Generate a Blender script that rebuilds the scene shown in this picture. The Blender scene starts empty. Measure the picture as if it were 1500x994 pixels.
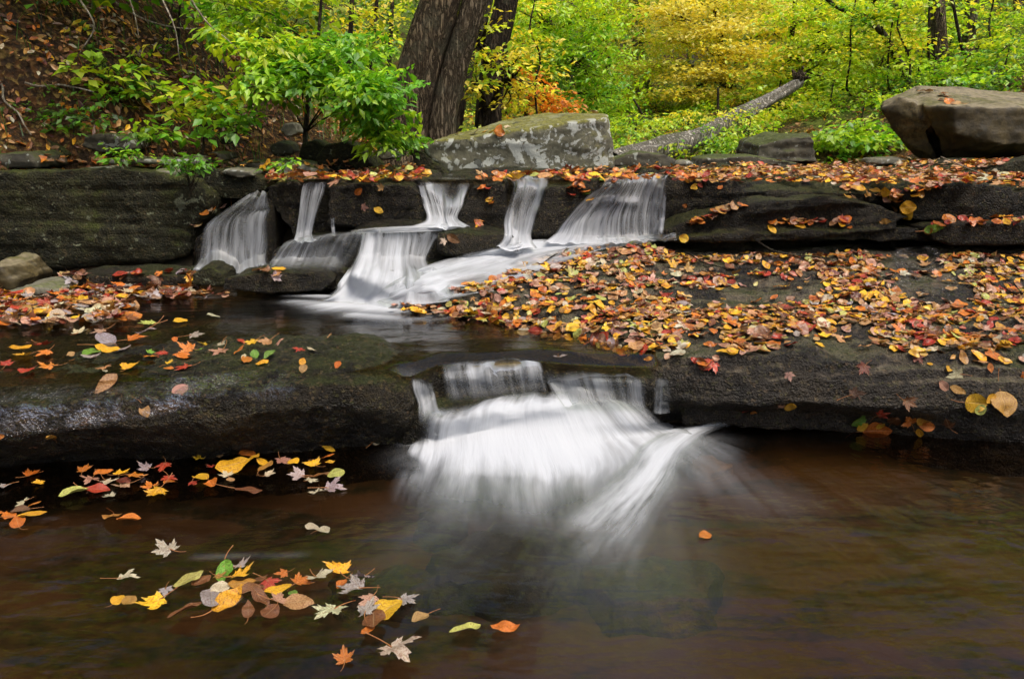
import bpy, bmesh, math, random
import numpy as np
from mathutils import Vector, Matrix
from mathutils.bvhtree import BVHTree

random.seed(7)
RNG = np.random.default_rng(11)
C = bpy.context.scene.collection
PI = math.pi
FP = 1167.0
PITCH = math.radians(14.0)
EYE = np.array([0.0, 0.0, 1.1])
_f = np.array([0, math.cos(PITCH), -math.sin(PITCH)])
_u = np.array([0, math.sin(PITCH), math.cos(PITCH)])
_r = np.array([1.0, 0, 0])

def ray(px, py):
    return _f + _r * ((px - 750) / FP) + _u * ((497 - py) / FP)
def V(px, py, y):
    d = ray(px, py)
    return EYE + d * (y / d[1])
def Z(px, py, z):
    d = ray(px, py)
    return EYE + d * ((z - EYE[2]) / d[2])
def proj(p):
    q = np.asarray(p) - EYE
    w = q @ _f
    return 750 + FP * (q @ _r) / w, 497 - FP * (q @ _u) / w

# ---------------------------------------------------------------- noise
def _h(ix, iy, iz, s):
    n = (ix.astype(np.int64) * 374761393 + iy.astype(np.int64) * 668265263 + iz.astype(np.int64) * 2147483647 + s * 974634777) & 0xFFFFFFFF
    n = ((n ^ (n >> 13)) * 1274126177) & 0xFFFFFFFF
    n = (n ^ (n >> 16)) & 0xFFFFFFFF
    return n / 4294967295.0 * 2 - 1
def noise(p, s=0):
    p = np.asarray(p, float)
    if p.shape[-1] == 2:
        p = np.concatenate([p, np.zeros(p.shape[:-1] + (1,))], -1)
    i = np.floor(p).astype(np.int64)
    f = p - i
    f = f * f * f * (f * (f * 6 - 15) + 10)
    x, y, z = i[..., 0], i[..., 1], i[..., 2]
    fx, fy, fz = f[..., 0], f[..., 1], f[..., 2]
    def L(a, b, t): return a + (b - a) * t
    return L(L(L(_h(x, y, z, s), _h(x+1, y, z, s), fx), L(_h(x, y+1, z, s), _h(x+1, y+1, z, s), fx), fy),
             L(L(_h(x, y, z+1, s), _h(x+1, y, z+1, s), fx), L(_h(x, y+1, z+1, s), _h(x+1, y+1, z+1, s), fx), fy), fz)
def fbm(p, o=4, s=0):
    p = np.asarray(p, float); a = 1.0; t = 0; n = 0
    for k in range(o):
        t = t + a * noise(p * (2.03 ** k) + k * 17.3, s + k); n += a; a *= .5
    return t / n
def sstep(a, b, x):
    t = np.clip((x - a) / (b - a), 0, 1)
    return t * t * (3 - 2 * t)

# ---------------------------------------------------------------- mesh helpers
def mesh_from(name, co, faces, mat=None, smooth=True, attrs=None, uv=None):
    """faces: int array (n,3|4) or list of such arrays"""
    me = bpy.data.meshes.new(name)
    co = np.asarray(co, np.float32)
    if not isinstance(faces, list): faces = [faces]
    faces = [np.asarray(f, np.int32) for f in faces if len(f)]
    nl = sum(f.size for f in faces); nf = sum(len(f) for f in faces)
    me.vertices.add(len(co)); me.vertices.foreach_set('co', co.ravel())
    me.loops.add(nl); me.loops.foreach_set('vertex_index', np.concatenate([f.ravel() for f in faces]))
    me.polygons.add(nf)
    tot = np.concatenate([np.full(len(f), f.shape[1]) for f in faces])
    st = np.concatenate([[0], np.cumsum(tot)[:-1]])
    me.polygons.foreach_set('loop_start', st.astype(np.int32))
    me.update(calc_edges=True)
    me.polygons.foreach_set('use_smooth', np.full(nf, smooth))
    for k, a in (attrs or {}).items():
        a = np.asarray(a, np.float32)
        if a.ndim == 1:
            at = me.attributes.new(k, 'FLOAT', 'POINT'); at.data.foreach_set('value', a)
        elif a.shape[1] == 3:
            at = me.attributes.new(k, 'FLOAT_VECTOR', 'POINT'); at.data.foreach_set('vector', a.ravel())
        else:
            at = me.attributes.new(k, 'FLOAT_COLOR', 'POINT'); at.data.foreach_set('color', a.ravel())
    if mat: me.materials.append(mat)
    return me
def link(name, me, parent=None, label=None, cat=None, group=None, kind=None, origin=None):
    if origin is not None:
        me.transform(Matrix.Translation(-Vector(origin)))
    o = bpy.data.objects.new(name, me); C.objects.link(o)
    if origin is not None: o.location = origin
    if parent is not None: o.parent = parent
    tag(o, label, cat, group, kind)
    return o
def tag(o, label=None, cat=None, group=None, kind=None):
    if label: o['label'] = label
    if cat: o['category'] = cat
    if group: o['group'] = group
    if kind: o['kind'] = kind
def arrays(me):
    co = np.empty(len(me.vertices) * 3, np.float32); me.vertices.foreach_get('co', co)
    no = np.empty(len(me.vertices) * 3, np.float32); me.vertices.foreach_get('normal', no)
    return co.reshape(-1, 3).astype(float), no.reshape(-1, 3).astype(float)
def set_co(me, co):
    me.vertices.foreach_set('co', np.asarray(co, np.float32).ravel()); me.update()

SOLID = []      # meshes leaves may land on: (verts, tris)
def add_solid(me):
    co, _ = arrays(me)
    me.calc_loop_triangles()
    t = np.empty(len(me.loop_triangles) * 3, np.int32); me.loop_triangles.foreach_get('vertices', t)
    SOLID.append((co, t.reshape(-1, 3)))

def hull(pts):
    bm = bmesh.new()
    vs = [bm.verts.new(tuple(p)) for p in pts]
    r = bmesh.ops.convex_hull(bm, input=vs)
    junk = list({g for g in r['geom_interior'] + r['geom_unused'] if isinstance(g, bmesh.types.BMVert)})
    if junk: bmesh.ops.delete(bm, geom=junk, context='VERTS')
    bm.verts.index_update()
    co = [tuple(v.co) for v in bm.verts]; fs = [[v.index for v in f.verts] for f in bm.faces]
    bm.free()
    return co, fs
def block(poly, yf, thick, dx=0.0, dz=0.0, taper=1.0):
    """front outline in photo positions at depth yf (or per point), pushed back by thick"""
    fr = [V(p[0], p[1], p[2] if len(p) > 2 else yf) for p in poly]
    c = sum(fr) / len(fr)
    bk = [c + (p - c) * taper + np.array([dx, thick, dz]) for p in fr]
    return hull(fr + bk)
def loft(stations):
    """closed profile per station -> closed tube with capped ends"""
    n = len(stations[0]); co = []; fs = []
    for s in stations: co += [tuple(p) for p in s]
    for i in range(len(stations) - 1):
        for j in range(n):
            a, b = i * n + j, i * n + (j + 1) % n
            fs.append([a, b, b + n, a + n])
    fs.append(list(range(n))[::-1]); fs.append([(len(stations) - 1) * n + j for j in range(n)])
    return co, fs
def rock(name, pieces, mat, voxel=.02, amp=.03, freq=3.0, strata=.0, sfreq=14.0, fine=.004, smooth=2, tilt=0.0, terr=0.0, terr_h=.03, seed=0, warp=.02,
         label=None, cat='rock', group=None, kind=None, solid=True, shape=None):
    bm = bmesh.new()
    for co, fs in pieces:
        vs = [bm.verts.new(p) for p in co]
        for f in fs:
            try: bm.faces.new([vs[k] for k in f])
            except ValueError: pass
    bmesh.ops.recalc_face_normals(bm, faces=bm.faces)
    me0 = bpy.data.meshes.new('tmp'); bm.to_mesh(me0); bm.free()
    o = bpy.data.objects.new('tmp', me0); C.objects.link(o)
    m = o.modifiers.new('r', 'REMESH'); m.mode = 'VOXEL'; m.voxel_size = voxel; m.adaptivity = 0
    if smooth:
        s = o.modifiers.new('s', 'SMOOTH'); s.factor = .5; s.iterations = smooth
    dg = bpy.context.evaluated_depsgraph_get()
    me = bpy.data.meshes.new_from_object(o.evaluated_get(dg))
    bpy.data.objects.remove(o); bpy.data.meshes.remove(me0)
    me.name = name
    co, no = arrays(me)
    if shape is not None: co = shape(co, no); set_co(me, co); co, no = arrays(me)
    d = amp * fbm(co * freq, 4, seed)[:, None]
    h = no.copy(); h[:, 2] *= .15
    lay = co[:, 2] + tilt * co[:, 0] + warp * fbm(co * np.array([1.1, 1.1, 1.5]), 3, seed + 5)
    if strata:
        q = np.stack([co[:, 0] * .6, co[:, 1] * .6, lay * sfreq], -1)
        st = np.round(noise(q, seed + 9) * 2.5) / 2.5 * .6 + noise(q * 2.7, seed + 3) * .4
        co = co + h * (strata * st)[:, None]
    if terr:
        k = lay / terr_h
        fr = k - np.floor(k)
        nz = (np.floor(k) + sstep(.72, .98, fr)) * terr_h
        co[:, 2] += terr * (nz - lay) * np.clip(no[:, 2], 0, 1)
    co = co + no * d + no * (fine * fbm(co * 28.0, 3, seed + 21))[:, None]
    set_co(me, co)
    me.polygons.foreach_set('use_smooth', np.full(len(me.polygons), True))
    me.materials.clear(); me.materials.append(mat)
    if solid: add_solid(me)
    c = co.mean(0); c[2] = co[:, 2].min()
    return link(name, me, label=label, cat=cat if label else None, group=group, kind=kind, origin=c)

# ---------------------------------------------------------------- node helpers
class NT:
    def __init__(s, name):
        s.m = bpy.data.materials.new(name); s.m.use_nodes = True
        s.t = s.m.node_tree; s.t.nodes.clear()
        s.out = s.t.nodes.new('ShaderNodeOutputMaterial')
    def n(s, typ, ins=None, **kw):
        nd = s.t.nodes.new('ShaderNode' + typ)
        for k, v in kw.items(): setattr(nd, k, v)
        for k, v in (ins or {}).items():
            if isinstance(v, bpy.types.NodeSocket): s.t.links.new(v, nd.inputs[k])
            else: nd.inputs[k].default_value = v
        return nd
    def noise(s, vec, scale, detail=4, rough=.6, dist=0.0):
        return s.n('TexNoise', {'Vector': vec, 'Scale': scale, 'Detail': detail, 'Roughness': rough, 'Distortion': dist}).outputs['Fac']
    def mul(s, vec, v):
        return s.n('VectorMath', {0: vec, 1: v}, operation='MULTIPLY').outputs[0]
    def math(s, op, a, b=0.0, c=0.0, clamp=False):
        nd = s.n('Math', {0: a, 1: b, 2: c}, operation=op); nd.use_clamp = clamp
        return nd.outputs[0]
    def mix(s, f, a, b, mode='MIX'):
        nd = s.t.nodes.new('ShaderNodeMix'); nd.data_type = 'RGBA'; nd.blend_type = mode; nd.clamp_factor = True
        for k, v in ((0, f), (6, a), (7, b)):
            if isinstance(v, bpy.types.NodeSocket): s.t.links.new(v, nd.inputs[k])
            else: nd.inputs[k].default_value = v if k == 0 or len(v) == 4 else (*v, 1)
        return nd.outputs[2]
    def step(s, v, a, b):
        nd = s.n('MapRange', {'Value': v, 'From Min': a, 'From Max': b}); nd.interpolation_type = 'SMOOTHSTEP'
        return nd.outputs[0]
    def attr(s, name, out='Fac'):
        return s.n('Attribute', attribute_name=name).outputs[out]
    def bump(s, h, dist, strength=1.0, normal=None):
        d = {'Height': h, 'Distance': dist, 'Strength': strength}
        if normal is not None: d['Normal'] = normal
        return s.n('Bump', d).outputs[0]
    def done(s, sock):
        s.t.links.new(sock, s.out.inputs['Surface']); return s.m

def mat_rock(name, dark, mid, light, moss=.3, moss_col=(.035, .045, .008), lichen=0.0, lichen_col=(.35, .37, .32), rough=(.35, .75),
             bump=.012, grain=60.0, spec=.5, top=None, top_amt=0.0, strat=0.0, speck=0.0, blackspot=0.0, mossside=0.0, wetband=None):
    s = NT(name)
    g = s.n('NewGeometry'); pos = g.outputs['Position']
    nz = s.n('SeparateXYZ', {0: g.outputs['Normal']}).outputs[2]
    big = s.noise(pos, 2.6, 5, .6)
    med = s.noise(pos, 11.0, 5, .65)
    fin = s.noise(pos, grain, 5, .7)
    layv = s.mul(pos, (1.2, 1.2, 34.0)); lay = s.noise(layv, 1.0, 4, .65)
    col = s.mix(s.step(med, .35, .65), dark, mid)
    col = s.mix(s.math('MULTIPLY', s.step(big, .45, .65), s.step(fin, .35, .6)), col, light)
    if strat: col = s.mix(s.math('MULTIPLY', s.step(lay, .5, .62), strat), col, dark)
    if top is not None:
        a = s.math('MULTIPLY', s.step(nz, .55, .92), s.step(s.math('ADD', s.math('MULTIPLY', big, .6), s.math('MULTIPLY', med, .4)), .62 - top_amt * .35, .75 - top_amt * .35))
        tc = s.mix(s.step(fin, .3, .7), [x * .6 for x in top], top)
        col = s.mix(a, col, tc)
    if moss:
        mz = s.math('ADD', s.math('MULTIPLY', nz, .5 - mossside * .5), s.math('ADD', big, s.math('MULTIPLY', med, .5)))
        a = s.step(mz, 1.35 - moss * .7, 1.6 - moss * .7)
        col = s.mix(a, col, s.mix(s.step(fin, .3, .7), [x * .5 for x in moss_col], [x * 1.5 for x in moss_col]))
    if lichen:
        v = s.noise(pos, 6.0, 6, .6, .6)
        v2 = s.noise(s.n('VectorMath', {0: pos, 1: (7.3, 2.1, 5.5)}, operation='ADD').outputs[0], 22.0, 4, .55, .3)
        a = s.math('MAXIMUM', s.step(v, .665 - lichen * .1, .68 - lichen * .1), s.math('MULTIPLY', s.step(v2, .66 - lichen * .06, .68 - lichen * .06), .85))
        col = s.mix(s.math('MULTIPLY', a, s.step(nz, 1.2, .3)), col, s.mix(fin, [x * .75 for x in lichen_col], lichen_col))
    if blackspot:
        v = s.noise(s.n('VectorMath', {0: pos, 1: (3.3, 8.1, 1.5)}, operation='ADD').outputs[0], 9.0, 5, .6, .5)
        col = s.mix(s.math('MULTIPLY', s.step(v, .62, .64), blackspot), col, (.03, .033, .024))
    if speck:
        sv = s.n('TexVoronoi', {'Vector': pos, 'Scale': 95.0}); sc_ = s.n('SeparateColor', {0: sv.outputs['Color']})
        col = s.mix(s.math('MULTIPLY', s.step(sc_.outputs[0], .80, .9), speck), col, s.mix(sc_.outputs[1], (.05, .055, .012), (.11, .07, .035)))
    hgt = s.math('ADD', s.math('MULTIPLY', fin, .35), s.math('ADD', med, s.math('MULTIPLY', lay, strat)))
    if speck:
        gr_ = s.noise(pos, grain * 1.9, 2, .5)
        hgt = s.math('ADD', hgt, s.math('MULTIPLY', gr_, .45))
    nrm = s.bump(hgt, bump, 1.0)
    rg = s.n('MapRange', {'Value': med, 'From Min': .3, 'From Max': .7, 'To Min': rough[0], 'To Max': rough[1]}).outputs[0]
    b = s.n('BsdfPrincipled', {'Base Color': col, 'Roughness': rg, 'Normal': nrm, 'Specular IOR Level': spec})
    return s.done(b.outputs[0])

def smp(c, k=.9): return tuple(x * k for x in c)
M_wet = mat_rock('wet_black_rock', (.006, .005, .003), (.015, .0115, .006), (.032, .024, .011), moss=.36, moss_col=(.022, .026, .004), rough=(.22, .6), bump=.045, grain=75.0, spec=.32, speck=.6)
M_wetr = mat_rock('wet_black_rock_banded', (.006, .005, .003), (.013, .010, .006), (.028, .021, .010), moss=.42, moss_col=(.028, .030, .005), rough=(.3, .7), bump=.04, grain=60.0, spec=.25, strat=.25, speck=.5)
M_shelf = mat_rock('shelf_rock', (.008, .0065, .0045), (.020, .0155, .0105), (.042, .033, .022), moss=.32, moss_col=(.026, .030, .007), rough=(.25, .7), bump=.034, grain=60.0, spec=.30, top=(.24, .195, .135), top_amt=.48, strat=.3, speck=.4)
M_bould = mat_rock('lichen_boulder', (.085, .082, .055), (.13, .125, .085), (.20, .195, .145), moss=.80, moss_col=(.13, .125, .030), lichen=1.25, lichen_col=(.46, .48, .43), rough=(.7, .9), bump=.012, grain=40.0, spec=.25, blackspot=.85)
M_brown = mat_rock('brown_boulder', (.022, .017, .007), (.052, .039, .015), (.105, .080, .030), moss=.2, moss_col=(.08, .075, .02), rough=(.5, .8), bump=.012, grain=30.0, spec=.3, top=(.22, .185, .115), top_amt=.8, blackspot=.5)
M_mossy = mat_rock('mossy_dark_rock', (.009, .009, .004), (.022, .021, .009), (.040, .038, .016), moss=.80, moss_col=(.034, .042, .006), lichen=.25, lichen_col=(.15, .16, .10), rough=(.55, .85), bump=.03, grain=45.0, spec=.2, strat=.35, mossside=.6, speck=.3)
M_bank = mat_rock('bank_rock', (.035, .032, .022), (.075, .068, .045), (.13, .12, .085), moss=.6, moss_col=(.045, .055, .012), lichen=.6, lichen_col=(.3, .32, .27), rough=(.6, .9), bump=.012, grain=40.0, spec=.3)
M_slab = mat_rock('pale_flat_stone', (.09, .085, .06), (.16, .15, .11), (.26, .25, .19), moss=.35, moss_col=(.07, .08, .02), lichen=.5, lichen_col=(.36, .38, .34), rough=(.6, .9), bump=.008, grain=40.0, spec=.3)

# ---------------------------------------------------------------- camera, light
cam = bpy.data.cameras.new('camera'); camo = bpy.data.objects.new('camera', cam); C.objects.link(camo)
cam.sensor_width = 36; cam.lens = FP * 36 / 1500; cam.clip_end = 500; cam.clip_start = .05
camo.location = EYE; camo.rotation_euler = (math.radians(90) - PITCH, 0, 0)
bpy.context.scene.camera = camo
w = bpy.data.worlds.new('World'); bpy.context.scene.world = w; w.use_nodes = True
wt = w.node_tree; bg = wt.nodes['Background']
sky = wt.nodes.new('ShaderNodeTexSky'); sky.sky_type = 'NISHITA'; sky.sun_disc = False
SUN_EL, SUN_AZ = 66.0, 140.0          # azimuth clockwise from +Y
sky.sun_elevation = math.radians(SUN_EL); sky.sun_rotation = math.radians(SUN_AZ)
sky.air_density = 1.0; sky.dust_density = 6.0; sky.ozone_density = .6
wt.links.new(sky.outputs[0], bg.inputs[0]); bg.inputs[1].default_value = .13
sl = bpy.data.lights.new('sun', 'SUN'); sl.energy = 1.5; sl.angle = math.radians(25); sl.color = (1, .94, .82)
so = bpy.data.objects.new('sun', sl); C.objects.link(so)
sd = Vector((math.sin(math.radians(SUN_AZ)) * math.cos(math.radians(SUN_EL)), math.cos(math.radians(SUN_AZ)) * math.cos(math.radians(SUN_EL)), math.sin(math.radians(SUN_EL))))
so.rotation_euler = sd.to_track_quat('Z', 'Y').to_euler(); so.location = (0, 0, 30)
sc = bpy.context.scene
sc.view_settings.view_transform = 'Standard'; sc.view_settings.look = 'None'; sc.view_settings.exposure = .7; sc.view_settings.gamma = 1
sc.render.engine = 'CYCLES'
sc.cycles.max_bounces = 5; sc.cycles.transparent_max_bounces = 16; sc.cycles.transmission_bounces = 4; sc.cycles.glossy_bounces = 3; sc.cycles.diffuse_bounces = 3
sc.cycles.caustics_reflective = False; sc.cycles.caustics_refractive = False
sc.cycles.sample_clamp_indirect = 6; sc.cycles.use_denoising = True; sc.cycles.use_adaptive_sampling = True; sc.cycles.adaptive_threshold = .03
# ================================================================ terrain
def xl(y):   # foot of the west bank
    return np.interp(y, [-6, 2, 4.2, 4.9, 5.3, 6.0, 7.0, 8.5, 11, 16, 40], [-4.6, -4.2, -3.8, -3.4, -2.9, -1.9, -1.25, -1.3, -1.9, -3.5, -8.0])
def xr(y):
    return np.interp(y, [-6, 2, 4.5, 6.0, 7.5, 9, 12, 20, 40], [5.2, 4.8, 4.6, 4.2, 3.0, 2.6, 2.6, 4.0, 9.0])
def H(x, y):
    x = np.asarray(x, float); y = np.asarray(y, float)
    p = np.stack([x, y], -1)
    base = np.interp(y, [-6, 2.5, 2.9, 3.2, 4.8, 5.1, 6.5, 8, 12, 20, 32, 60, 120], [-.3, -.22, -.12, .16, .16, .55, .72, .92, 1.22, 2.4, 6.0, 19, 45])
    base = base + .05 * fbm(p * 1.3, 3, 1) * sstep(4, 9, y) * 2
    base = np.maximum(base, np.where((x > 1.15) | (x < -1.3), .80, -9) + 0 * y) if False else np.where(((x > 1.15) | (x < -1.4)) & (y > 5.7), np.maximum(base, .86 + .03 * noise(p * 3, 12)), base)
    L = np.maximum(xl(y) + .35 * noise(p * .9, 4) - x, 0)
    R = np.maximum(x - xr(y) - .3 * noise(p * .8, 6), 0)
    lb = .42 * L * sstep(0, .8, L) + .32 * np.maximum(L - .5, 0)
    rb = .30 * R + .12 * np.maximum(R - 3, 0)
    lb = np.where(L > 0, lb + .28 * sstep(0, .3, L) * sstep(5.6, 4.9, y) * 1.9, lb)
    rb = np.where(R > 0, rb + .6 * sstep(0, .4, R) * sstep(6.4, 5.2, y), rb)
    roughn = .10 * fbm(p * 1.1, 4, 2) * sstep(0, 1.2, L + R) + .04 * fbm(p * 5, 3, 8) * sstep(5, 7, y)
    return base + lb + rb + roughn
gx = np.concatenate([np.linspace(-70, -12, 30)[:-1], np.linspace(-12, 12, 300), np.linspace(12, 70, 30)[1:]])
gy = np.concatenate([np.linspace(-8, 1.5, 30)[:-1], np.linspace(1.5, 16, 240), np.linspace(16, 110, 110)[1:]])
X, Y = np.meshgrid(gx, gy, indexing='ij')
co = np.stack([X, Y, H(X, Y)], -1).reshape(-1, 3)
ni, nj = X.shape
idx = np.arange(ni * nj).reshape(ni, nj)
fc = np.stack([idx[:-1, :-1], idx[1:, :-1], idx[1:, 1:], idx[:-1, 1:]], -1).reshape(-1, 4)
s = NT('forest_floor')
g = s.n('NewGeometry'); pos = g.outputs['Position']
n1 = s.noise(pos, 1.4, 5); n2 = s.noise(pos, 18, 5, .7)
vor = s.n('TexVoronoi', {'Vector': pos, 'Scale': 30.0, 'Randomness': 1.0}); hsv = s.n('SeparateColor', {0: vor.outputs['Color']})
leafc = s.mix(s.step(hsv.outputs[0], .3, .7), (.05, .024, .008), (.13, .060, .018))
leafc = s.mix(s.step(hsv.outputs[1], .7, .75), leafc, (.2, .13, .035))
col = s.mix(s.step(n2, .4, .6), (.03, .018, .009), leafc)
sy = s.n('SeparateXYZ', {0: pos})
bedf = s.math('MULTIPLY', s.step(sy.outputs[2], .62, .5), s.step(sy.outputs[1], 6.2, 5.8))
streak = s.noise(s.n('VectorMath', {0: s.mul(pos, (1.1, 4.2, 1.0)), 1: (2.2, 1.7, 0)}, operation='ADD').outputs[0], 1.3, 5, .55, .5)
bed = s.mix(s.step(streak, .46, .54), (.007, .012, .006), (.048, .031, .017))
bed = s.mix(s.math('MULTIPLY', s.step(s.noise(pos, 1.1, 3), .5, .66), s.step(sy.outputs[0], .4, 1.6)), bed, (.085, .058, .014))
bed = s.mix(s.step(n2, .3, .8), bed, (.06, .04, .02))
col = s.mix(bedf, col, bed)
green = s.math('MULTIPLY', s.step(sy.outputs[1], 7.5, 10), s.step(s.noise(pos, .8, 4), .36, .5))
col = s.mix(green, col, s.mix(n2, (.05, .10, .01), (.16, .20, .03)))
b = s.n('BsdfPrincipled', {'Base Color': col, 'Roughness': .85, 'Specular IOR Level': .2, 'Normal': s.bump(s.math('MULTIPLY', s.math('ADD', n2, s.math('MULTIPLY', vor.outputs['Distance'], .6)), s.math('SUBTRACT', 1.05, bedf)), .05)})
M_ground = s.done(b.outputs[0])
me = mesh_from('ground', co, fc, M_ground)
add_solid(me); link('ground', me, kind='structure')

# ================================================================ ledges (closed lofts, station by station along the lip)
def ledge_stations(st, yback, zback=None):
    """st: (px, lip_py, lip_z, bulge_py, bulge_dy, foot_py, foot_dy) ; lip is put on height lip_z"""
    out = []
    for (px, lpy, lz, bpy_, bdy, fpy, fdy) in st:
        lip = Z(px, lpy, lz)
        x, y0 = lip[0], lip[1]
        def at(py, dy):
            q = V(px, py, y0 + dy); return np.array([x, q[1], q[2]])
        zb = lz - .02 if zback is None else zback
        prof = [np.array([x, yback, -.35]), np.array([x, yback, zb]), np.array([x, y0 + .45, lz + .00]), np.array([x, y0 + .16, lz + .005]),
                np.array([x, y0 + .03, lz - .012]), at(lpy + (bpy_ - lpy) * .45, bdy * .6 - .01), at(bpy_, bdy), at(bpy_ + (fpy - bpy_) * .6, bdy * .4 + fdy * .4),
                at(fpy, fdy), np.array([x, y0 + fdy + .02, -.35])]
        out.append(prof)
    return out
L1 = [(-330, 600, .285, 690, -.10, 740, .04), (-150, 585, .285, 660, -.10, 712, .04), (0, 573, .285, 640, -.10, 690, .06), (120, 566, .288, 630, -.10, 684, .06), (230, 560, .295, 622, -.10, 678, .06), (330, 548, .318, 612, -.10, 668, .06),
      (420, 540, .33, 600, -.09, 656, .05), (500, 536, .325, 595, -.08, 650, .05), (560, 543, .30, 600, -.07, 648, .04), (603, 556, .26, 610, -.03, 642, .05)]
p1 = loft(ledge_stations(L1, 3.75, .24))
rock('rock_ledge', [p1], M_wet, voxel=.012, amp=.035, freq=2.6, fine=.014, smooth=2, seed=3,
     label='low black wet rock ledge with a glistening rounded lip, west of the lower waterfall', cat='rock ledge')
# stepped sill under the lower fall
stp = [(585, 556, .262, 590, -.01, 640, .02), (640, 540, .262, 570, 0, 600, .02), (700, 540, .262, 570, 0, 600, .02), (790, 534, .262, 560, 0, 590, .02), (870, 545, .25, 570, .0, 600, .02), (960, 545, .255, 575, .0, 610, .02)]
sill_a = loft(ledge_stations(stp, 3.8, .235))
sb = [(598, 590, .155, 620, -.02, 668, .0), (640, 600, .15, 630, -.02, 668, .0), (720, 590, .16, 620, -.02, 662, 0), (820, 585, .165, 610, -.02, 640, 0), (900, 575, .17, 600, -.01, 625, 0), (960, 585, .12, 600, .02, 615, .04)]
sill_b = loft(ledge_stations(sb, 3.2, .14))
rock('rock_sill', [sill_a, sill_b], M_wet, voxel=.016, amp=.02, freq=4, fine=.006, smooth=2, seed=5,
     label='dark stepped rock sill under the lower waterfall, between the two black ledges', cat='rock ledge')
# wide sloping shelf with its front face
def zs(y): return .298 + np.clip(y - 2.95, -.6, 3) * .143
SH = [  # px at lip, lip y, lip z, face mid dy, foot z, foot dy
    (-.80, 3.96, .312, .0, .1, .05), (-.45, 3.70, .318, .0, .1, .05), (-.12, 3.42, .306, .0, .1, .05), (.15, 3.18, .285, 0, .1, .05), (.40, 2.98, .285, -.02, .05, .06),
    (.58, 2.93, .30, -.03, .0, .10), (.75, 2.90, .315, -.05, .0, .18), (.95, 2.88, .325, -.06, .0, .20), (1.1, 2.86, .345, -.04, .0, .20), (1.25, 2.86, .325, -.05, .0, .16), (1.45, 2.86, .31, -.06, .0, .08),
    (1.65, 2.86, .315, -.08, .0, .0), (1.9, 2.84, .32, -.09, .0, -.03), (2.3, 2.80, .325, -.08, .0, .0), (3.0, 2.72, .33, -.07, .0, .0), (4.2, 2.6, .34, -.06, 0, .0)]
sts = []
for (x, ly, lz, md, fz, fd) in SH:
    back = 4.6 + .12 * max(x, 0) if x > .6 else 4.05 + (x + .78) * .42
    back = max(back, ly + .12)
    prof = [(x, 5.4 if x > .6 else back + .02, -.35), (x, 5.4 if x > .6 else back + .02, min(zs(back), .56) if x > .6 else lz - .02), (x, back, zs(back)), (x, ly + (back - ly) * .66, zs(ly + (back - ly) * .66)), (x, ly + (back - ly) * .33, zs(ly + (back - ly) * .33) + .0),
            (x, ly + .10, lz + .004), (x, ly + .02, lz - .015), (x, ly + md * .6, lz * .72 + fz * .28), (x, ly + md, lz * .45 + fz * .55), (x, ly + (md + fd) * .5, lz * .22 + fz * .7), (x, ly + fd, fz - .02), (x, ly + fd + .02, -.35)]
    sts.append([np.array(p, float) for p in prof])
pad = [block([(1000, 606), (1000, 625), (1100, 628), (1250, 622), (1260, 632), (1400, 640), (1520, 640), (1520, 622), (1250, 608)], 2.92, .3)]
rock('rock_shelf', [loft(sts)] + pad, M_shelf, voxel=.013, amp=.04, freq=1.6, fine=.011, smooth=2, terr=.8, terr_h=.045, tilt=-.02, seed=8, warp=.09,
     label='broad gently sloping rock shelf strewn with autumn leaves, east of the lower waterfall', cat='rock ledge')
# upper ledge, west piece: under the left upper falls
rock('rock_ledge', [block([(388, 272), (420, 265), (452, 268), (500, 260), (545, 264), (580, 258), (622, 263), (640, 300), (640, 345), (560, 350), (440, 356), (392, 300)], 4.86, 1.2),
                    block([(480, 268), (560, 266), (600, 268), (625, 290), (618, 330), (540, 334), (480, 328)], 4.72, .5)], M_wet, voxel=.016, amp=.05, freq=3.4, strata=.022, fine=.010, smooth=2, seed=13,
     label='black rock step between the narrow upper fall and the forked upper fall', cat='rock ledge')
rock('rock_ledge', [block([(640, 264), (670, 260), (700, 265), (760, 257), (800, 260), (850, 253), (900, 258), (985, 255), (990, 355), (880, 352), (700, 350), (640, 340)], 4.95, 1.3),
                    block([(690, 270), (742, 262), (735, 300), (740, 340), (660, 345), (668, 320)], 4.70, .5),
                    block([(800, 272), (880, 262), (860, 300), (830, 330), (808, 350), (780, 350), (790, 310)], 4.66, .5),
                    block([(870, 285), (900, 264), (985, 262), (985, 300), (960, 350), (880, 350)], 4.80, .4),
                    block([(860, 300), (900, 292), (935, 300), (900, 350), (850, 350)], 4.70, .3)],
     M_wet, voxel=.016, amp=.05, freq=3.4, strata=.025, fine=.010, smooth=2, seed=17,
     label='leaf dotted black rock ledge carrying the three upper falls in the middle', cat='rock ledge')
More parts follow.
